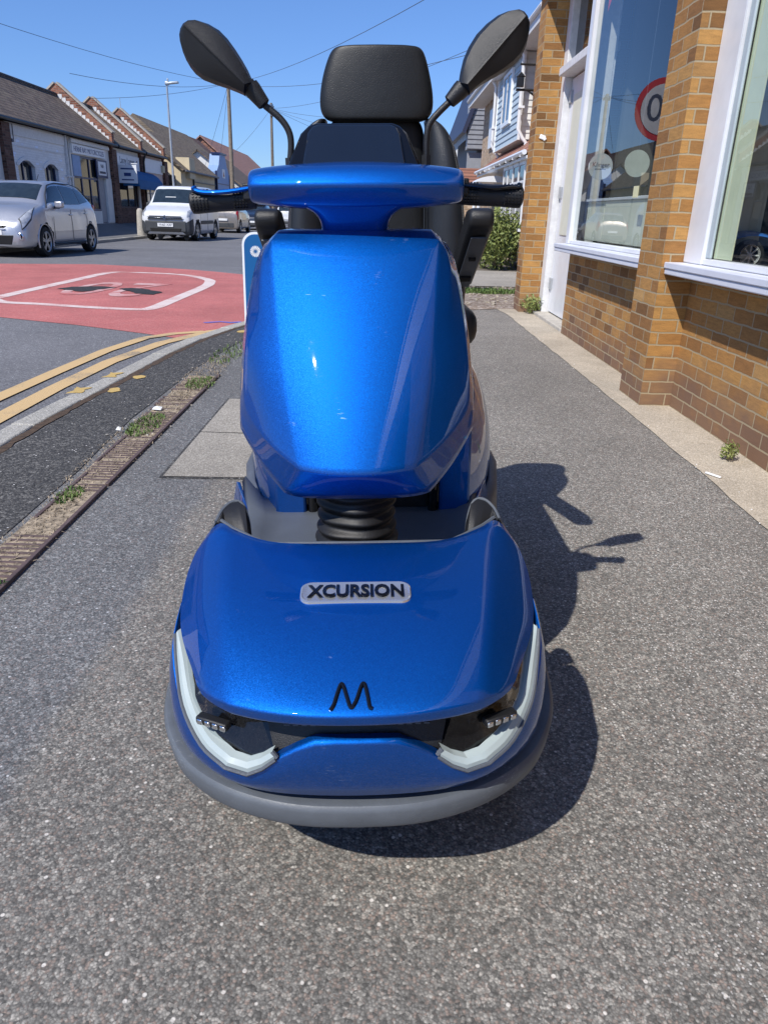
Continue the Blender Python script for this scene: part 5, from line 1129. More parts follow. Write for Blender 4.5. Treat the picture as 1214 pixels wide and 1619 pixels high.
# ---- lower fascia
Bp = [(0, .888, .292), (.062, .890, .292), (.116, .896, .292), (.155, .905, .292), (.20, .920, .294), (.255, .957, .30), (.298, 1.005, .312), (.322, 1.06, .335), (.334, 1.12, .375), (.324, 1.22, .455)]
Tp = [(0, .878, .402), (.062, .880, .402), (.118, .888, .370), (.150, .886, .342), (.194, .895, .345), (.244, .937, .358), (.286, .993, .386), (.307, 1.05, .426), (.314, 1.09, .46), (.309, 1.15, .488)]
lerp = lambda a, c, t: tuple(a[i] + (c[i] - a[i]) * t for i in range(3))
def push(p, dy, k=1.0): return (p[0] * k, p[1] + dy, p[2])
b = B(); low = [push(p, .03, .99) for p in Bp]; low = [(x, y, z - .004) for x, y, z in low]
b.mgrid([low, Bp, [push(lerp(a, c, .5), -.010, 1.012) for a, c in zip(Bp, Tp)], [push(lerp(a, c, .93), -.002) for a, c in zip(Bp, Tp)], Tp, [(p[0] * .985, p[1] + .016, p[2] + .003) for p in Tp]])
b.build('front_fascia', M['blue'], sc, sub=1, crease=(.5, .8))
# ---- grille, headlight housing
Hp = [(0, .880, .447), (.075, .884, .445), (.145, .902, .442), (.195, .925, .442), (.232, .960, .446), (.268, 1.035, .458), (.290, 1.095, .470)]
Ip = [(0, .900, .398), (.062, .902, .398), (.125, .903, .368), (.165, .903, .353), (.231, .942, .372), (.268, 1.00, .402), (.289, 1.075, .460)]
mid = [push(lerp(a, c, .5), .022) for a, c in zip(Hp, Ip)]
b = B(); b.mgrid([[p for p in r[:3]] for r in (Hp, mid, Ip)]); gl = b.build('grille', M['black'], sc)
b = B()
for r_ in range(3):
    for k in range(-8, 9):
        x = k * .013; z = .437 - r_ * .011
        if abs(x) < .055 and r_ == 2: continue
        yy = .884 + (.447 - z) * .48 + abs(x) * .06; b.box(x - .004, x + .004, yy - .0015, yy + .004, z - .0012, z + .0012)
b.build('grille_dashes', M['deck'], gl, smooth=False)
for sg in (1, -1):
    f = lambda ps: [(sg * x, y, z) for x, y, z in ps]
    b = B(); b.grid([f(Hp[2:]), f(mid[2:]), f(Ip[2:])]); hl = b.build('headlight', M['black_gloss'], sc)
    # glowing-tube shaped daytime lamp strip (unlit, milky)
    To = [(.119, .885, .371), (.140, .884, .355), (.163, .884, .345), (.197, .893, .351), (.240, .931, .363), (.277, .986, .394), (.296, 1.045, .436), (.3045, 1.085, .468)]
    Ti = [(.126, .888, .380), (.145, .889, .367), (.165, .890, .360), (.190, .897, .364), (.231, .933, .377), (.266, .988, .404), (.286, 1.043, .443), (.3015, 1.085, .471)]
    tt = lambda ps, n=4: [tuple(q) for q in crom(ps, n)]
    def lin(ps, n=3): return [lerp(ps[i], ps[i + 1], k / n) for i in range(len(ps) - 1) for k in range(n)] + [ps[-1]]
    o1, i1 = [lin(ps[:4], 3)[:-1] + [tuple(q) for q in crom(ps[3:], 4)] for ps in (To, Ti)]
    inner = [(p[0] * .97, p[1] + .012, p[2] + .002) for p in i1]
    m1 = [push(lerp(a, c, .5), -.003) for a, c in zip(o1, i1)]
    b = B(); b.grid([f([(p[0], p[1] + .010, p[2]) for p in o1]), f(o1), f(m1), f(i1), f(inner)]); b.build('led_strip', M['led'], hl, angle=18)
    b = B(); b.tube(f([(p[0] + .002, p[1] - .001, p[2] - .003) for p in o1]), .0032, 6); b.tube(f([To[0], Ti[0]]), .0035, 6); b.build('led_edge', M['bumper'], hl)
    b = B(); b.tube(f([(.250, .985, .416), (.232, .962, .440)]), .0025, 5)
    b.build('lamp_bracket', M['bumper'], hl)
    b = B(); b.obox((sg * .217, .925, .407), (.056, .016, .013), (0, 0, sg * .45)); b.build('lamp_bar', M['black'], hl, bevel=.003)
    b = B()
    for k in range(4): b.obox((sg * (.200 + k * .0125), .9085 + k * .0058, .407), (.0095, .005, .009), (0, 0, sg * .45))
    b.build('lamp_cells', M['chrome'], hl, bevel=.0015)
    b = B(); b.grid([f([push(p, .004) for p in Hp[2:]]), f([push(lerp(a, c, .5), -.001) for a, c in zip(Hp[2:], Ip[2:])]), f([push(p, -.003) for p in Ip[2:]])]); b.build('lens_cover', M['lens'], hl)
# ---- hood
HR = []
HR.append([(0, .862, .448), (.075, .866, .446), (.135, .880, .443), (.170, .895, .442), (.198, .912, .442), (.212, .926, .443)])
HR.append([(0, .851, .452), (.075, .856, .450), (.142, .874, .447), (.182, .892, .446), (.212, .912, .447), (.232, .934, .449)])
HR.append([(0, .850, .468), (.075, .855, .466), (.140, .872, .464), (.184, .892, .462), (.218, .918, .457), (.243, .952, .454)])
HR.append([(0, .862, .4775), (.075, .867, .476), (.142, .884, .474), (.188, .905, .471), (.230, .936, .463), (.256, .985, .458)])
HR.append([(0, .930, .503), (.075, .933, .502), (.145, .944, .502), (.200, .962, .496), (.246, .992, .477), (.281, 1.040, .466)])
HR.append([(0, 1.02, .530), (.075, 1.022, .529), (.150, 1.028, .527), (.214, 1.038, .521), (.264, 1.062, .497), (.301, 1.095, .476)])
HR.append([(0, 1.12, .548), (.075, 1.12, .548), (.155, 1.125, .546), (.228, 1.13, .542), (.278, 1.142, .517), (.311, 1.165, .492)])
HR.append([(0, 1.20, .557), (.075, 1.20, .557), (.160, 1.20, .556), (.238, 1.205, .555), (.283, 1.217, .536), (.313, 1.23, .512)])
HR.append([(0, 1.236, .560), (.080, 1.237, .560), (.168, 1.239, .560), (.238, 1.286, .572), (.268, 1.318, .582), (.302, 1.27, .535)])
HR.append([(0, 1.240, .548), (.080, 1.241, .548), (.168, 1.243, .548), (.237, 1.292, .560), (.264, 1.322, .566), (.298, 1.278, .525)])
b = B(); b.mgrid(HR)
me_cr = b
hood = b.build('front_hood', M['blue'], sc, sub=2)
def crease_cols(ob, b, rows, full_cols, lines, rlines=()):
    bm = bmesh.new(); bm.from_mesh(ob.data); cl = bm.edges.layers.float.get('crease_edge') or bm.edges.layers.float.new('crease_edge')
    key = {}
    for v in bm.verts: key[(round(v.co.x, 4), round(v.co.y + SO[1], 4), round(v.co.z, 4))] = v
    def get(p): return key.get((round(p[0], 4), round(p[1], 4), round(p[2], 4)))
    for (c, val) in lines:
        for r in range(len(rows) - 1):
            for sg in (1, -1):
                a, d = rows[r][c], rows[r + 1][c]; va, vd = get((sg * a[0], a[1], a[2])), get((sg * d[0], d[1], d[2]))
                if va and vd:
                    e = bm.edges.get((va, vd))
                    if e: e[cl] = val
    for (r, val) in rlines:
        for c in range(len(rows[0]) - 1):
            for sg in (1, -1):
                a, d = rows[r][c], rows[r][c + 1]; va, vd = get((sg * a[0], a[1], a[2])), get((sg * d[0], d[1], d[2]))
                if va and vd:
                    e = bm.edges.get((va, vd))
                    if e: e[cl] = val
    bm.to_mesh(ob.data); bm.free()
crease_cols(hood, b, HR, 11, [(3, .92)], [(8, .95), (2, .75), (1, .5), (0, 1), (9, 1)])
from mathutils.bvhtree import BVHTree
bpy.context.view_layer.update()
dg = bpy.context.evaluated_depsgraph_get(); bvh = BVHTree.FromObject(hood, dg)
def hz(x, y):
    h = bvh.ray_cast(Vector((x, y - SO[1], 2)), Vector((0, 0, -1)))[0]; return h.z if h else .5
b = B()          # chrome name plate following the hood surface
def rr2(w, h, r, n=5):
    out = []
    for cx, cy, a0 in ((w - r, h - r, 0), (-w + r, h - r, 90), (-w + r, -h + r, 180), (w - r, -h + r, 270)):
        for k in range(n + 1): a = rad(a0 + 90 * k / n); out.append((cx + r * math.cos(a), cy + r * math.sin(a)))
    return out
LX, LY = -.002, 1.081
pl_ = rr2(.0905, .0255, .017); ring = [(LX + x, LY + y, hz(LX + x, LY + y) + .003) for x, y in pl_]; ring0 = [(LX + x * 1.01, LY + y * 1.03, hz(LX + x, LY + y) - .001) for x, y in pl_]; ring2 = [(LX + x * .975, LY + y * .9, hz(LX + x, LY + y) + .0042) for x, y in pl_]; ring3 = [(LX + x * .955, LY + y * .82, hz(LX + x, LY + y) + .0032) for x, y in pl_]
b.grid([[q[i] for q in (ring0, ring, ring2, ring3)] for i in list(range(len(ring))) + [0]])
nb = b.add(ring3, [tuple(range(len(ring3)))])
plate = b.build('name_plate', M['badge'], sc, angle=25)
b = MB(); b.text('XCURSION', .0385, Matrix.Diagonal((1, 1, 1, 1)), 0, offset=.0011)
xs = [v[0] for v in b.v]; ys = [v[1] for v in b.v]; wx = (max(xs) - min(xs)); wy_ = max(ys) - min(ys); cxm, cym = (max(xs) + min(xs)) / 2, (max(ys) + min(ys)) / 2
b.v = [(LX + (x - cxm) / wx * .158, LY + (y - cym) / wy_ * .031, 0) for x, y, z in b.v]
b.v = [(x, y, hz(x, y) + .0046) for x, y, z in b.v]; b.off = SO; le = b.build('lettering', M['black_gloss'], plate, smooth=False, recalc=False)
md = le.modifiers.new('s', 'SOLIDIFY'); md.thickness = .0018; md.offset = 0
# bolder strokes
b = B()
mp = [(-.036, .841), (-.031, .853), (-.026, .880), (-.0215, .899), (-.018, .893), (-.0125, .866), (-.0085, .848), (-.005, .846), (.001, .862), (.0065, .889), (.0105, .900), (.0135, .892), (.017, .866), (.0195, .846), (.0235, .843)]
mp = [tuple(p) for p in crom(mp, 4)]
mp = [(x, .860 + (y - .841) / .060 * .039) for x, y in mp]; b.tube([(x, y, hz(x, y) + .001) for x, y in mp], .0030, 8); b.build('emblem', M['black_gloss'], sc)
# grey edging along the rear of the hood and the inner liners
b = B(); b.tube([(-x, y, z) for x, y, z in [(.262, 1.316, .575), (.237, 1.294, .568), (.20, 1.266, .562), (.168, 1.246, .557)]] + [(0, 1.243, .557)] + [(.168, 1.246, .557), (.20, 1.266, .562), (.237, 1.294, .568), (.262, 1.316, .575)], .0035, 6); b.build('hood_edging', M['deck'], sc)
for sg in (1, -1):
    outer = [(.272, 1.315, .572), (.266, 1.345, .582), (.254, 1.365, .590), (.240, 1.372, .592), (.226, 1.366, .584), (.214, 1.34, .555), (.207, 1.30, .51)]
    front = [(.266, 1.312, .568), (.256, 1.308, .566), (.245, 1.29, .562), (.225, 1.278, .560), (.21, 1.268, .555), (.2, 1.262, .53), (.197, 1.262, .50)]
    f = lambda ps: [(sg * x, y, z) for x, y, z in ps]
    b = B(); b.grid([f(outer), f([(x * .985, y - .004, z + .001) for x, y, z in outer]), f([(x - .004, y + .010, z - .012) for x, y, z in front])]); b.build('hood_liner', M['black'], sc, solid=.003)
    b = B(); b.tube(f([tuple(q) for q in crom(outer, 3)]), .0035, 8); b.grid([f(outer[:4]), f([(.29, 1.315, .54), (.288, 1.33, .55), (.282, 1.345, .55), (.27, 1.35, .55)])]); b.build('liner_rim', M['deck'], sc)
# ---- leg shield
LS = []
tc = [(1.560, 1.092), (1.525, 1.090), (1.490, 1.070), (1.442, 1.015), (1.387, .94), (1.337, .865), (1.290, .79), (1.259, .735), (1.236, .690)]
crx = [.125, .150, .163, .157, .149, .140, .128, .117, .107]
edx = [(.15, 1.60, 1.080), (.176, 1.580, 1.068), (.189, 1.555, 1.044), (.199, 1.515, .995), (.206, 1.490, .945), (.213, 1.446, .89), (.218, 1.432, .84), (.219, 1.416, .80), (.214, 1.396, .764)]
for (yc, zc), cx, ed in zip(tc, crx, edx):
    cr_ = (cx, yc + .032, zc + (.004 if zc < .7 else 0)); s1 = lerp(cr_, ed, .5); s1 = (s1[0] + .006, s1[1] - .008, s1[2] - .004)
    LS.append([(0, yc, zc), (cx * .55, yc + .009, zc), (cx * .93, yc + .027, zc + (.003 if zc < .7 else 0)), cr_, s1, ed])
b = B(); b.mgrid(LS)
# rim band around the panel outline
inner = [LS[-1][k] for k in range(6)] + [LS[r][5] for r in range(7, -1, -1)]
outr = [(0, 1.282, .628), (.058, 1.283, .628), (.108, 1.288, .629), (.136, 1.302, .632), (.186, 1.352, .672), (.230, 1.412, .730), (.232, 1.450, .785), (.229, 1.470, .83), (.224, 1.482, .885), (.217, 1.515, .94), (.209, 1.540, .99), (.198, 1.575, 1.04), (.184, 1.600, 1.064), (.157, 1.620, 1.076)]
midr = [lerp(a, c, .12) for a, c in zip(inner, outr)]
back = [(x * .93, y + .07, z + .004) for x, y, z in outr]
b.mgrid([inner, midr, outr, [(x * .985, y + .012, z) for x, y, z in outr], back])
ls = b.build('leg_shield', M['blue'], sc, sub=2, crease=(.35, .6))
crease_cols(ls, b, LS, 11, [(3, .8)], [(8, .9)])
b = B()
b.mgrid([[(0, 1.34, .64), (.12, 1.35, .65), (.20, 1.43, .74)], [(0, 1.52, .64), (.12, 1.52, .66), (.20, 1.52, .75)], [(0, 1.56, .85), (.12, 1.55, .85), (.20, 1.53, .86)], [(0, 1.56, 1.07), (.1, 1.55, 1.07), (.16, 1.54, 1.06)]]); b.build('leg_shield_back', M['black'], sc)
# ---- boot
b = B(); pr = []
for k in range(101):
    t = k / 100; z = .455 + .215 * t; r = .078 + .0038 * math.cos(t * 9.5 * 2 * math.pi + 1.5 * math.sin(t * 5)) * (1 if t < .95 else .3) + .022 * max(0, .18 - t) / .18 + .004 * math.sin(t * 9); pr.append((r, z))
b.lathe(pr, (-.004, 1.372, 0), 'z', 36)
for i in range(len(b.v)):
    x, y, z = b.v[i]; b.v[i] = (x, y + (z - .5) * .12 + .003 * math.sin(x * 60 + z * 40), z)
b.build('steering_boot', M['boot'], sc)
b = B(); b.lathe([(.115, .42), (.115, .440), (.10, .452), (.09, .450)], (-.004, 1.372, 0), 'z', 28); b.build('boot_collar', M['deck'], sc)
b = B(); b.tube([(0, 1.42, .60), (0, 1.585, 1.08)], .033, 12); b.build('steering_column', M['black'], sc)
# ---- floor deck
b = B()
b.mgrid([[(0, 1.22, .425), (.10, 1.22, .425), (.19, 1.22, .425), (.255, 1.22, .43), (.292, 1.24, .50)],
         [(0, 1.36, .425), (.10, 1.36, .425), (.19, 1.38, .425), (.250, 1.38, .43), (.280, 1.38, .475)],
         [(0, 1.55, .405), (.10, 1.55, .405), (.19, 1.55, .405), (.235, 1.55, .41), (.262, 1.55, .43)],
         [(0, 1.70, .405), (.10, 1.70, .405), (.19, 1.70, .405), (.24, 1.70, .41), (.285, 1.72, .43)],
         [(0, 1.78, .405), (.10, 1.78, .405), (.19, 1.78, .405), (.26, 1.80, .42), (.315, 1.86, .46)]])
dk = b.build('floor_deck', M['deck'], sc, solid=.02)
b = B()
for x in (-.18, -.155, .155, .18): b.box(x - .004, x + .004, 1.42, 1.68, .404, .412)
b.box(-.22, .22, 1.715, 1.735, .404, .414); b.build('deck_ribs', M['deck'], dk, bevel=.002)
for sg in (1, -1):
    b = B(); b.prism([(sg * .06, 1.30), (sg * .155, 1.30), (sg * .135, 1.46), (sg * .06, 1.50)], 'z', .425, .452); b.build('deck_hump', M['deck'], dk, bevel=.012)
    b = B(); b.lathe([(.013, 0), (.017, .002), (.017, -.01)], (sg * .185 + .015, 1.66, .408), 'z', 18); b.build('deck_hole_rim', M['deck'], dk)
    b = B(); b.lathe([(0, 0), (.013, 0.001), (.013, -.01)], (sg * .185 + .015, 1.66, .4075), 'z', 18); b.build('deck_hole', M['black_matte'], dk)
    b = B(); b.grid([[(sg * .294, 1.24, .50), (sg * .282, 1.38, .475), (sg * .264, 1.55, .43), (sg * .29, 1.74, .44), (sg * .33, 1.86, .46)], [(sg * .306, 1.24, .42), (sg * .30, 1.38, .38), (sg * .30, 1.55, .34), (sg * .33, 1.74, .34), (sg * .355, 1.86, .34)], [(sg * .29, 1.24, .24), (sg * .28, 1.38, .22), (sg * .28, 1.55, .22), (sg * .31, 1.74, .22), (sg * .34, 1.86, .22)]])
    b.build('side_skirt', M['blue'], sc, solid=.01)
# ---- rear body with seat base (slightly offset in the frame because the seat is slid sideways)
SX = .03
RB = []
for y, (x0, x1, x2, x3), (z1, z2, z3) in ((1.74, (.245, .245, .235, .18), (.55, .68, .78)), (1.82, (.285, .288, .262, .19), (.55, .70, .80)), (1.93, (.322, .326, .290, .20), (.56, .71, .82)), (2.10, (.350, .352, .308, .21), (.57, .72, .83)), (2.4, (.352, .352, .312, .21), (.57, .72, .84)), (2.62, (.32, .32, .29, .2), (.55, .68, .78)), (2.70, (.25, .25, .22, .15), (.5, .6, .66))):
    RB.append([(x0 - .004, y, .40), (x1, y, z1 - .07), (x1 - .004, y, z1), (x2, y, z2), (x3, y, z3), (0, y, z3 + .01)])
for sg in (1, -1):
    b = B(); b.grid([[(SX + sg * x, y, z) for x, y, z in r] for r in RB]); 
    b.build('rear_fairing', M['blue'], sc, sub=2)
    b = B(); b.prism([(SX + sg * .165, .40), (SX + sg * .243, .40), (SX + sg * .243, .62), (SX + sg * .228, .74), (SX + sg * .165, .76)], 'y', 1.725, 1.745); b.build('front_corner_panel', M['blue'], sc, bevel=.008)
    b = B(); b.grid([[(SX + sg * x, y, z) for x, y, z in r] for r in ([(.25, 1.75, .40), (.29, 1.82, .42), (.325, 1.93, .44), (.352, 2.1, .45), (.352, 2.45, .45), (.3, 2.68, .44)], [(.27, 1.75, .39), (.31, 1.82, .40), (.345, 1.93, .42), (.372, 2.1, .43), (.372, 2.45, .43), (.31, 2.70, .42)], [(.27, 1.75, .30), (.315, 1.82, .30), (.352, 1.93, .30), (.378, 2.1, .34), (.378, 2.45, .34), (.31, 2.70, .30)])])
    b.build('rear_skirt', M['bumper'], sc, solid=.01)
    b = B(); b.tube([(SX + sg * .150, 1.735, .405), (SX + sg * .150, 1.735, .76)], .012, 10); b.build('seat_post_trim', M['black_gloss'], sc)
b = B(); b.box(SX - .17, SX + .17, 1.755, 2.6, .30, .80); b.build('battery_box', M['black'], sc, bevel=.03)
b = B(); b.box(-.22, .22, 1.1, 2.6, .14, .26); b.build('chassis', M['black_matte'], sc, bevel=.02)
# ---- wheels
def scoot_wheel(x, y, r, w):
    s_ = 1 if x > 0 else -1
    b = B(); pr = [(r * .58, -w * .5), (r * .86, -w * .52), (r * .95, -w * .45), (r, -w * .25), (r, w * .25), (r * .95, w * .45), (r * .86, w * .52), (r * .58, w * .5), (r * .58, -w * .5)]
    b.lathe(pr, (x, y, r), 'x', 40)
    for k in range(36):
        a = k * 2 * math.pi / 36
        for q in (-1, 1): b.obox((x + q * w * .25, y + r * 1.0 * math.cos(a + q * .04), r + r * 1.0 * math.sin(a + q * .04)), (w * .42, r * .07, .008), (a + math.pi / 2, 0, q * .25))
    t = b.build('wheel', M['tyre'], sc)
    b = B(); b.lathe([(0, s_ * w * .3), (r * .2, s_ * w * .32), (r * .55, s_ * w * .2), (r * .6, s_ * w * .45)], (x, y, r), 'x', 30); b.build('rim', M['rim'], t)
scoot_wheel(.296, 1.33, .165, .075); scoot_wheel(-.290, 1.33, .165, .075); scoot_wheel(.31, 2.36, .185, .10); scoot_wheel(-.27, 2.36, .185, .10)
for sg in (1, -1):
    b = B(); b.grid([[(sg * .24, 1.33 + .2 * math.cos(a), .18 + .2 * math.sin(a)), (sg * .33, 1.33 + .2 * math.cos(a), .18 + .2 * math.sin(a))] for a in np.linspace(.1, 3.0, 14)]); b.build('wheel_arch_liner', M['black_matte'], sc)
# ---- tiller
CW = []
for x, sc_, dy in ((-.203, .60, .014), (-.199, .72, .010), (-.17, .82, .008), (-.12, .93, .004), (-.06, 1.01, 0), (0, 1.04, 0), (.06, 1.01, 0), (.12, .93, .004), (.17, .82, .008), (.199, .72, .010), (.203, .60, .014)):
    c_ = (1.545, 1.164)
    loop = [(-.091, .004), (-.074, .029), (-.040, .043), (.02, .048), (.08, .036), (.10, .0), (.07, -.034), (.0, -.040), (-.052, -.037), (-.073, -.023)]
    CW.append([(x + .004, c_[0] + dy + a * sc_, c_[1] + q * sc_ + (1 - sc_) * .004) for a, q in loop])
b = B(); b.grid(CW, True); n_ = len(CW[0]); b.f.append(tuple(range(n_))); b.f.append(tuple(range(len(CW) * n_ - n_, len(CW) * n_)))
crease_cols(b.build('handlebar_cowl', M['blue'], sc, sub=2), b, CW, 11, [(0, .7)])
b = B()
NK = []
for z, hx, y0, y1 in ((1.066, .066, 1.545, 1.62), (1.085, .066, 1.530, 1.615), (1.108, .068, 1.508, 1.61), (1.124, .082, 1.492, 1.61), (1.136, .115, 1.482, 1.61), (1.15, .14, 1.48, 1.61)):
    NK.append([(-hx, y0 + .012, z), (-hx * .7, y0, z), (hx * .7, y0, z), (hx, y0 + .012, z), (hx, y1 - .012, z), (hx * .7, y1, z), (-hx * .7, y1, z), (-hx, y1 - .012, z)])
b.grid(NK, True); b.build('tiller_neck', M['blue'], sc, sub=2)
b = B(); b.box(-.085, .085, 1.56, 1.63, 1.05, 1.085); b.build('neck_gap_block', M['black_matte'], sc, bevel=.01)  # black block added to paint the dark gap under the neck
# display
b = B()
def tp(x, z, d=0): return (x, 1.563 + (z - 1.205) * .55 + d, z)
fr = [(-.128, 1.203), (-.103, 1.262), (-.088, 1.276), (-.074, 1.281), (.074, 1.281), (.088, 1.276), (.103, 1.262), (.128, 1.203)]
b.add([tp(x, z) for x, z in fr] + [tp(x * .97, z, .05) for x, z in fr], [tuple(range(8)), tuple(range(15, 7, -1))] + [(i, i + 8, (i + 1) % 8 + 8, (i + 1) % 8) for i in range(8)])
dp = b.build('display_housing', M['black_gloss'], sc, bevel=.005)
b = B(); fs_ = [(-.098, 1.206), (-.088, 1.262), (-.080, 1.273), (-.068, 1.277), (.068, 1.277), (.080, 1.273), (.088, 1.262), (.098, 1.206)]
b.add([tp(x, z, -.012) for x, z in fs_] + [tp(x, z, .01) for x, z in fs_], [tuple(range(8)), tuple(range(15, 7, -1))] + [(i, i + 8, (i + 1) % 8 + 8, (i + 1) % 8) for i in range(8)]); b.build('display_cover', M['screen'], dp, bevel=.003)
# grips and levers
for sg, (a, c), lv, mt in ((-1, ((-.195, 1.147), (-.322, 1.140)), [(-.198, 1.166), (-.227, 1.161), (-.258, 1.158), (-.290, 1.158), (-.306, 1.162), (-.311, 1.168)], 'blue'), (1, ((.200, 1.155), (.330, 1.149)), [(.202, 1.170), (.230, 1.168), (.262, 1.164), (.295, 1.166), (.315, 1.166), (.322, 1.172)], 'black_gloss')):
    b = B(); pts = [(a[0] + (c[0] - a[0]) * t, 1.582, a[1] + (c[1] - a[1]) * t) for t in (0, .1, .3, .6, .9, .97, 1.0)]; b.tube(pts, [.0185, .020, .0205, .020, .0215, .021, .015], 20)
    g_ = b.build('grip', M['black'], sc)
    b = B()
    for rng in ((.12, .30), (.72, .93)):
        for i in range(5):
            for k in range(9):
                t = rng[0] + (rng[1] - rng[0]) * i / 4; an = -2.4 + k * .26; x = a[0] + (c[0] - a[0]) * t; zc = a[1] + (c[1] - a[1]) * t; b.obox((x, 1.582 + .0212 * math.sin(an), zc + .0212 * math.cos(an)), (.0035, .0035, .0035), (-an, 0, 0))
    b.build('grip_studs', M['black'], g_)
    b = B(); pts = [tuple(q) for q in crom([(x, 1.56 - .006 * math.sin(i), z) for i, (x, z) in enumerate(lv)], 3)]; n_ = len(pts)
    b.tube(pts, [.0062] * (n_ - 3) + [.007, .0078, .006], 10, flat=.75); b.build('brake_lever', M[mt], sc)
    b = B(); b.tube([(a[0] - sg * .02, 1.582, a[1]), (a[0] + sg * .012, 1.582, a[1])], .015, 14); b.obox((a[0] + sg * .008, 1.57, a[1] + .012), (.025, .03, .03)); b.build('lever_clamp', M['black'], sc, bevel=.003)
# mirrors
def mirror(stem, outl, ax0, ax1, name='mirror'):
    b = B(); b.tube([tuple(q) for q in crom([(x, 1.60, z) for x, z in stem[:-1]], 4)], .0062, 12)
    st_ = b.build(name, M['black'], sc)
    sx, sz = stem[-2]; ex, ez = stem[-1]
    b = B(); b.tube([(sx, 1.598, sz), (sx + (ex - sx) * .06, 1.598, sz + (ez - sz) * .06), (sx + (ex - sx) * .8, 1.598, sz + (ez - sz) * .8), (ex, 1.598, ez)], [.0075, .0125, .0165, .0165], 16); b.tube([(ex, 1.598, ez), (ex + (ex - sx) * .15, 1.598, ez + (ez - sz) * .15)], .013, 14); b.build('mirror_boot', M['black'], st_)
    b = B(); b.tube([(stem[0][0], 1.60, stem[0][1] - .012), (stem[0][0], 1.60, stem[0][1] + .012)], .0095, 6); b.build('mirror_nut', M['black'], st_)
    pts = [tuple(q) for q in crom([np.array(p) for p in outl], 2)]
    A, Bv = Vector(ax0), Vector(ax1)
    def proj(p):
        t = max(.03, min(.97, (Vector(p) - A).dot(Bv - A) / (Bv - A).length_squared)); q = A + (Bv - A) * t; return q
    rows = []
    for t, y in ((.10, 1.615), (0.0, 1.606), (0.0, 1.597), (.14, 1.579), (.6, 1.569), (.93, 1.5655), (1.0, 1.5645)):
        rows.append([tuple((p[0] * (1 - t) + proj(p).x * t, y, p[1] * (1 - t) + proj(p).y * t)) for p in pts])
    b = B(); b.grid(rows, True); b.f.append(tuple(range(len(pts)))); b.build('mirror_shell', M['black'], st_, angle=28)
    b = B(); b.tube([(A.x + (Bv.x - A.x) * t, 1.5665 - .002 * math.sin(math.pi * t), A.y + (Bv.y - A.y) * t) for t in (.04, .3, .6, .97)], .0022, 6); b.build('mirror_ridge', M['black'], st_)
    b = B(); b.add([(p[0] * .9 + proj(p).x * .1, 1.6165, p[1] * .9 + proj(p).y * .1) for p in pts], [tuple(range(len(pts)))]); b.build('mirror_glass', M['chrome'], st_, smooth=False)
mirror([(-.126, 1.208), (-.122, 1.245), (-.126, 1.268), (-.141, 1.289), (-.168, 1.310), (-.194, 1.342)],
       [(-.188, 1.347), (-.197, 1.369), (-.218, 1.403), (-.244, 1.432), (-.281, 1.447), (-.306, 1.440), (-.316, 1.42), (-.314, 1.398), (-.302, 1.372), (-.281, 1.353), (-.234, 1.338), (-.205, 1.327)], (-.196, 1.338), (-.304, 1.436))
mirror([(.140, 1.213), (.140, 1.252), (.145, 1.278), (.160, 1.296), (.181, 1.315), (.207, 1.340)],
       [(.199, 1.346), (.207, 1.387), (.229, 1.426), (.267, 1.456), (.301, 1.464), (.320, 1.452), (.326, 1.426), (.315, 1.391), (.284, 1.366), (.244, 1.346), (.220, 1.328)], (.209, 1.338), (.316, 1.452))
# ---- seat
def cushion(name, rows_, th, y, mat, lean=0, zc=0, off=.0, sub=2, par=sc, front=.0):
    # rows_: (z, halfwidth, centre x) ; a padded slab facing -Y
    b = B(); R_ = []
    for k, (z, hw, cx) in enumerate(rows_):
        yy = y + (z - rows_[0][0]) * lean; e = min(1, .35 + .65 * math.sin(math.pi * (k + .25) / (len(rows_) - .5)))
        R_.append([(cx - hw, yy + th * .5, z), (cx - hw * .96, yy + th * .12, z), (cx - hw * .72, yy - off * 0, z), (cx, yy - front * e, z), (cx + hw * .72, yy, z), (cx + hw * .96, yy + th * .12, z), (cx + hw, yy + th * .5, z), (cx + hw * .9, yy + th, z), (cx, yy + th * 1.05, z), (cx - hw * .9, yy + th, z)])
    b.grid(R_, True); n = 10; b.f.append(tuple(range(n))[::-1]); b.f.append(tuple(range((len(R_) - 1) * n, len(R_) * n)))
    return b.build(name, mat, par, sub=sub)
HX = .054
cushion('headrest', [(1.357, .128, HX), (1.367, .150, HX), (1.388, .163, HX), (1.43, .162, HX), (1.48, .151, HX), (1.52, .137, HX + .002), (1.538, .126, HX + .003), (1.545, .108, HX + .004)], .10, 2.315, M['leather'], lean=.06, front=.014)
b = B(); b.tube([(HX - .06, 2.39, 1.30), (HX - .06, 2.39, 1.37)], .007, 8); b.tube([(HX + .06, 2.39, 1.30), (HX + .06, 2.39, 1.37)], .007, 8); b.build('headrest_rod', M['chrome'], sc)
BXs = .052
cushion('backrest', [(.86, .140, BXs), (.90, .152, BXs), (1.05, .152, BXs), (1.20, .150, BXs), (1.33, .146, BXs), (1.362, .132, BXs), (1.372, .120, BXs)], .11, 2.335, M['leather'], lean=.05, front=.012)
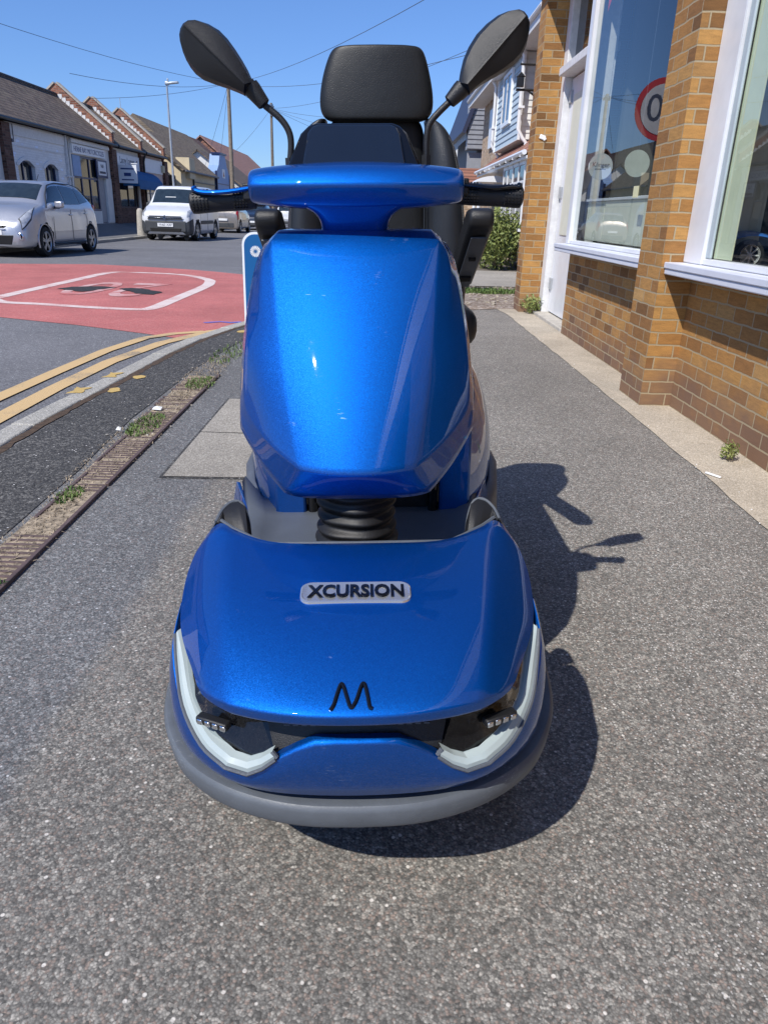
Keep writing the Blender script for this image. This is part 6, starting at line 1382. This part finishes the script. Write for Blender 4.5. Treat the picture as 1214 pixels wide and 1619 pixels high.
for sg in (1, -1):
    b = B(); R_ = []
    for z, xi, xo in ((.80, .13, .262), (.88, .138, .272), (1.0, .14, .270), (1.12, .14, .262), (1.23, .14, .245), (1.30, .14, .228), (1.345, .14, .20), (1.362, .14, .175), (1.370, .14, .155)):
        yy = 2.325 + (z - .86) * .05; x = lambda v: BXs + sg * v
        bul = .035 * min(1, (1.38 - z) / .12)
        R_.append([(x(xi), yy + .015, z), (x(xi + (xo - xi) * .35), yy - bul * .7, z), (x(xi + (xo - xi) * .75), yy - bul, z), (x(xo), yy + .0, z), (x(xo + .002), yy + .06, z), (x(xo - .02), yy + .11, z), (x(xi), yy + .115, z)])
    b.grid(R_, True); b.f.append(tuple(range(7))); b.f.append(tuple(range((len(R_) - 1) * 7, len(R_) * 7))); bo_ = b.build('side_bolster', M['leather_plain'], sc, sub=2)
    b = B()       # twin stitching just inside the edge
    for k in range(90):
        z = .9 + .42 * k / 90; xo = float(np.interp(z, [.88, 1.0, 1.12, 1.23, 1.30, 1.345], [.272, .270, .262, .245, .228, .20])); yy = 2.325 + (z - .86) * .05
        b.obox((BXs + sg * (xo - .012), yy - .016, z), (.0016, .004, .003))
    b.build('stitching', plain('grey_thread', (.12, .12, .12), .8) if sg == 1 else bpy.data.materials['grey_thread'], bo_, smooth=False)
    b = B(); b.tube([(BXs + sg * .139, 2.318 + (z - .86) * .05, z) for z in np.linspace(.88, 1.355, 12)], .0022, 6); b.build('piping', M['leather_plain'], bo_)
b = B(); b.box(SX - .25, SX + .27, 1.88, 2.36, .80, .90); b.build('seat_cushion', M['leather_plain'], sc, bevel=.04, bseg=4)
for sg in (1, -1):
    ax = .042 + sg * .262
    b = B(); top = [(1.935, 1.118), (1.955, 1.132), (2.02, 1.128), (2.36, .975), (2.36, .925), (2.30, .918), (1.96, 1.075), (1.938, 1.09)]
    b.prism([(y, z) for y, z in top], 'x', ax - .031, ax + .031); ar = b.build('armrest', M['black'], sc, bevel=.013, bseg=3)
    b = B()
    b.add([(ax - .020, 1.975, 1.060), (ax + .020, 1.975, 1.060), (ax + .020, 2.29, .9155), (ax - .020, 2.29, .9155)], [(0, 1, 2, 3)]); b.build('armrest_underside', M['bumper'], ar, solid=.004, smooth=False)
    b = B(); b.obox((ax, 2.09, 1.004), (.018, .014, .006), (-.43, 0, 0)); b.obox((ax, 2.22, .944), (.03, .03, .006), (-.43, 0, 0)); b.build('armrest_bolt', M['black_matte'], ar)
    b = B(); b.tube([(ax, 2.33, .95), (ax - sg * .01, 2.38, .80)], .014, 8); b.tube([(ax - sg * .01, 2.36, .80), (SX, 2.36, .79)], .014, 8); b.build('armrest_frame', M['black'], sc)
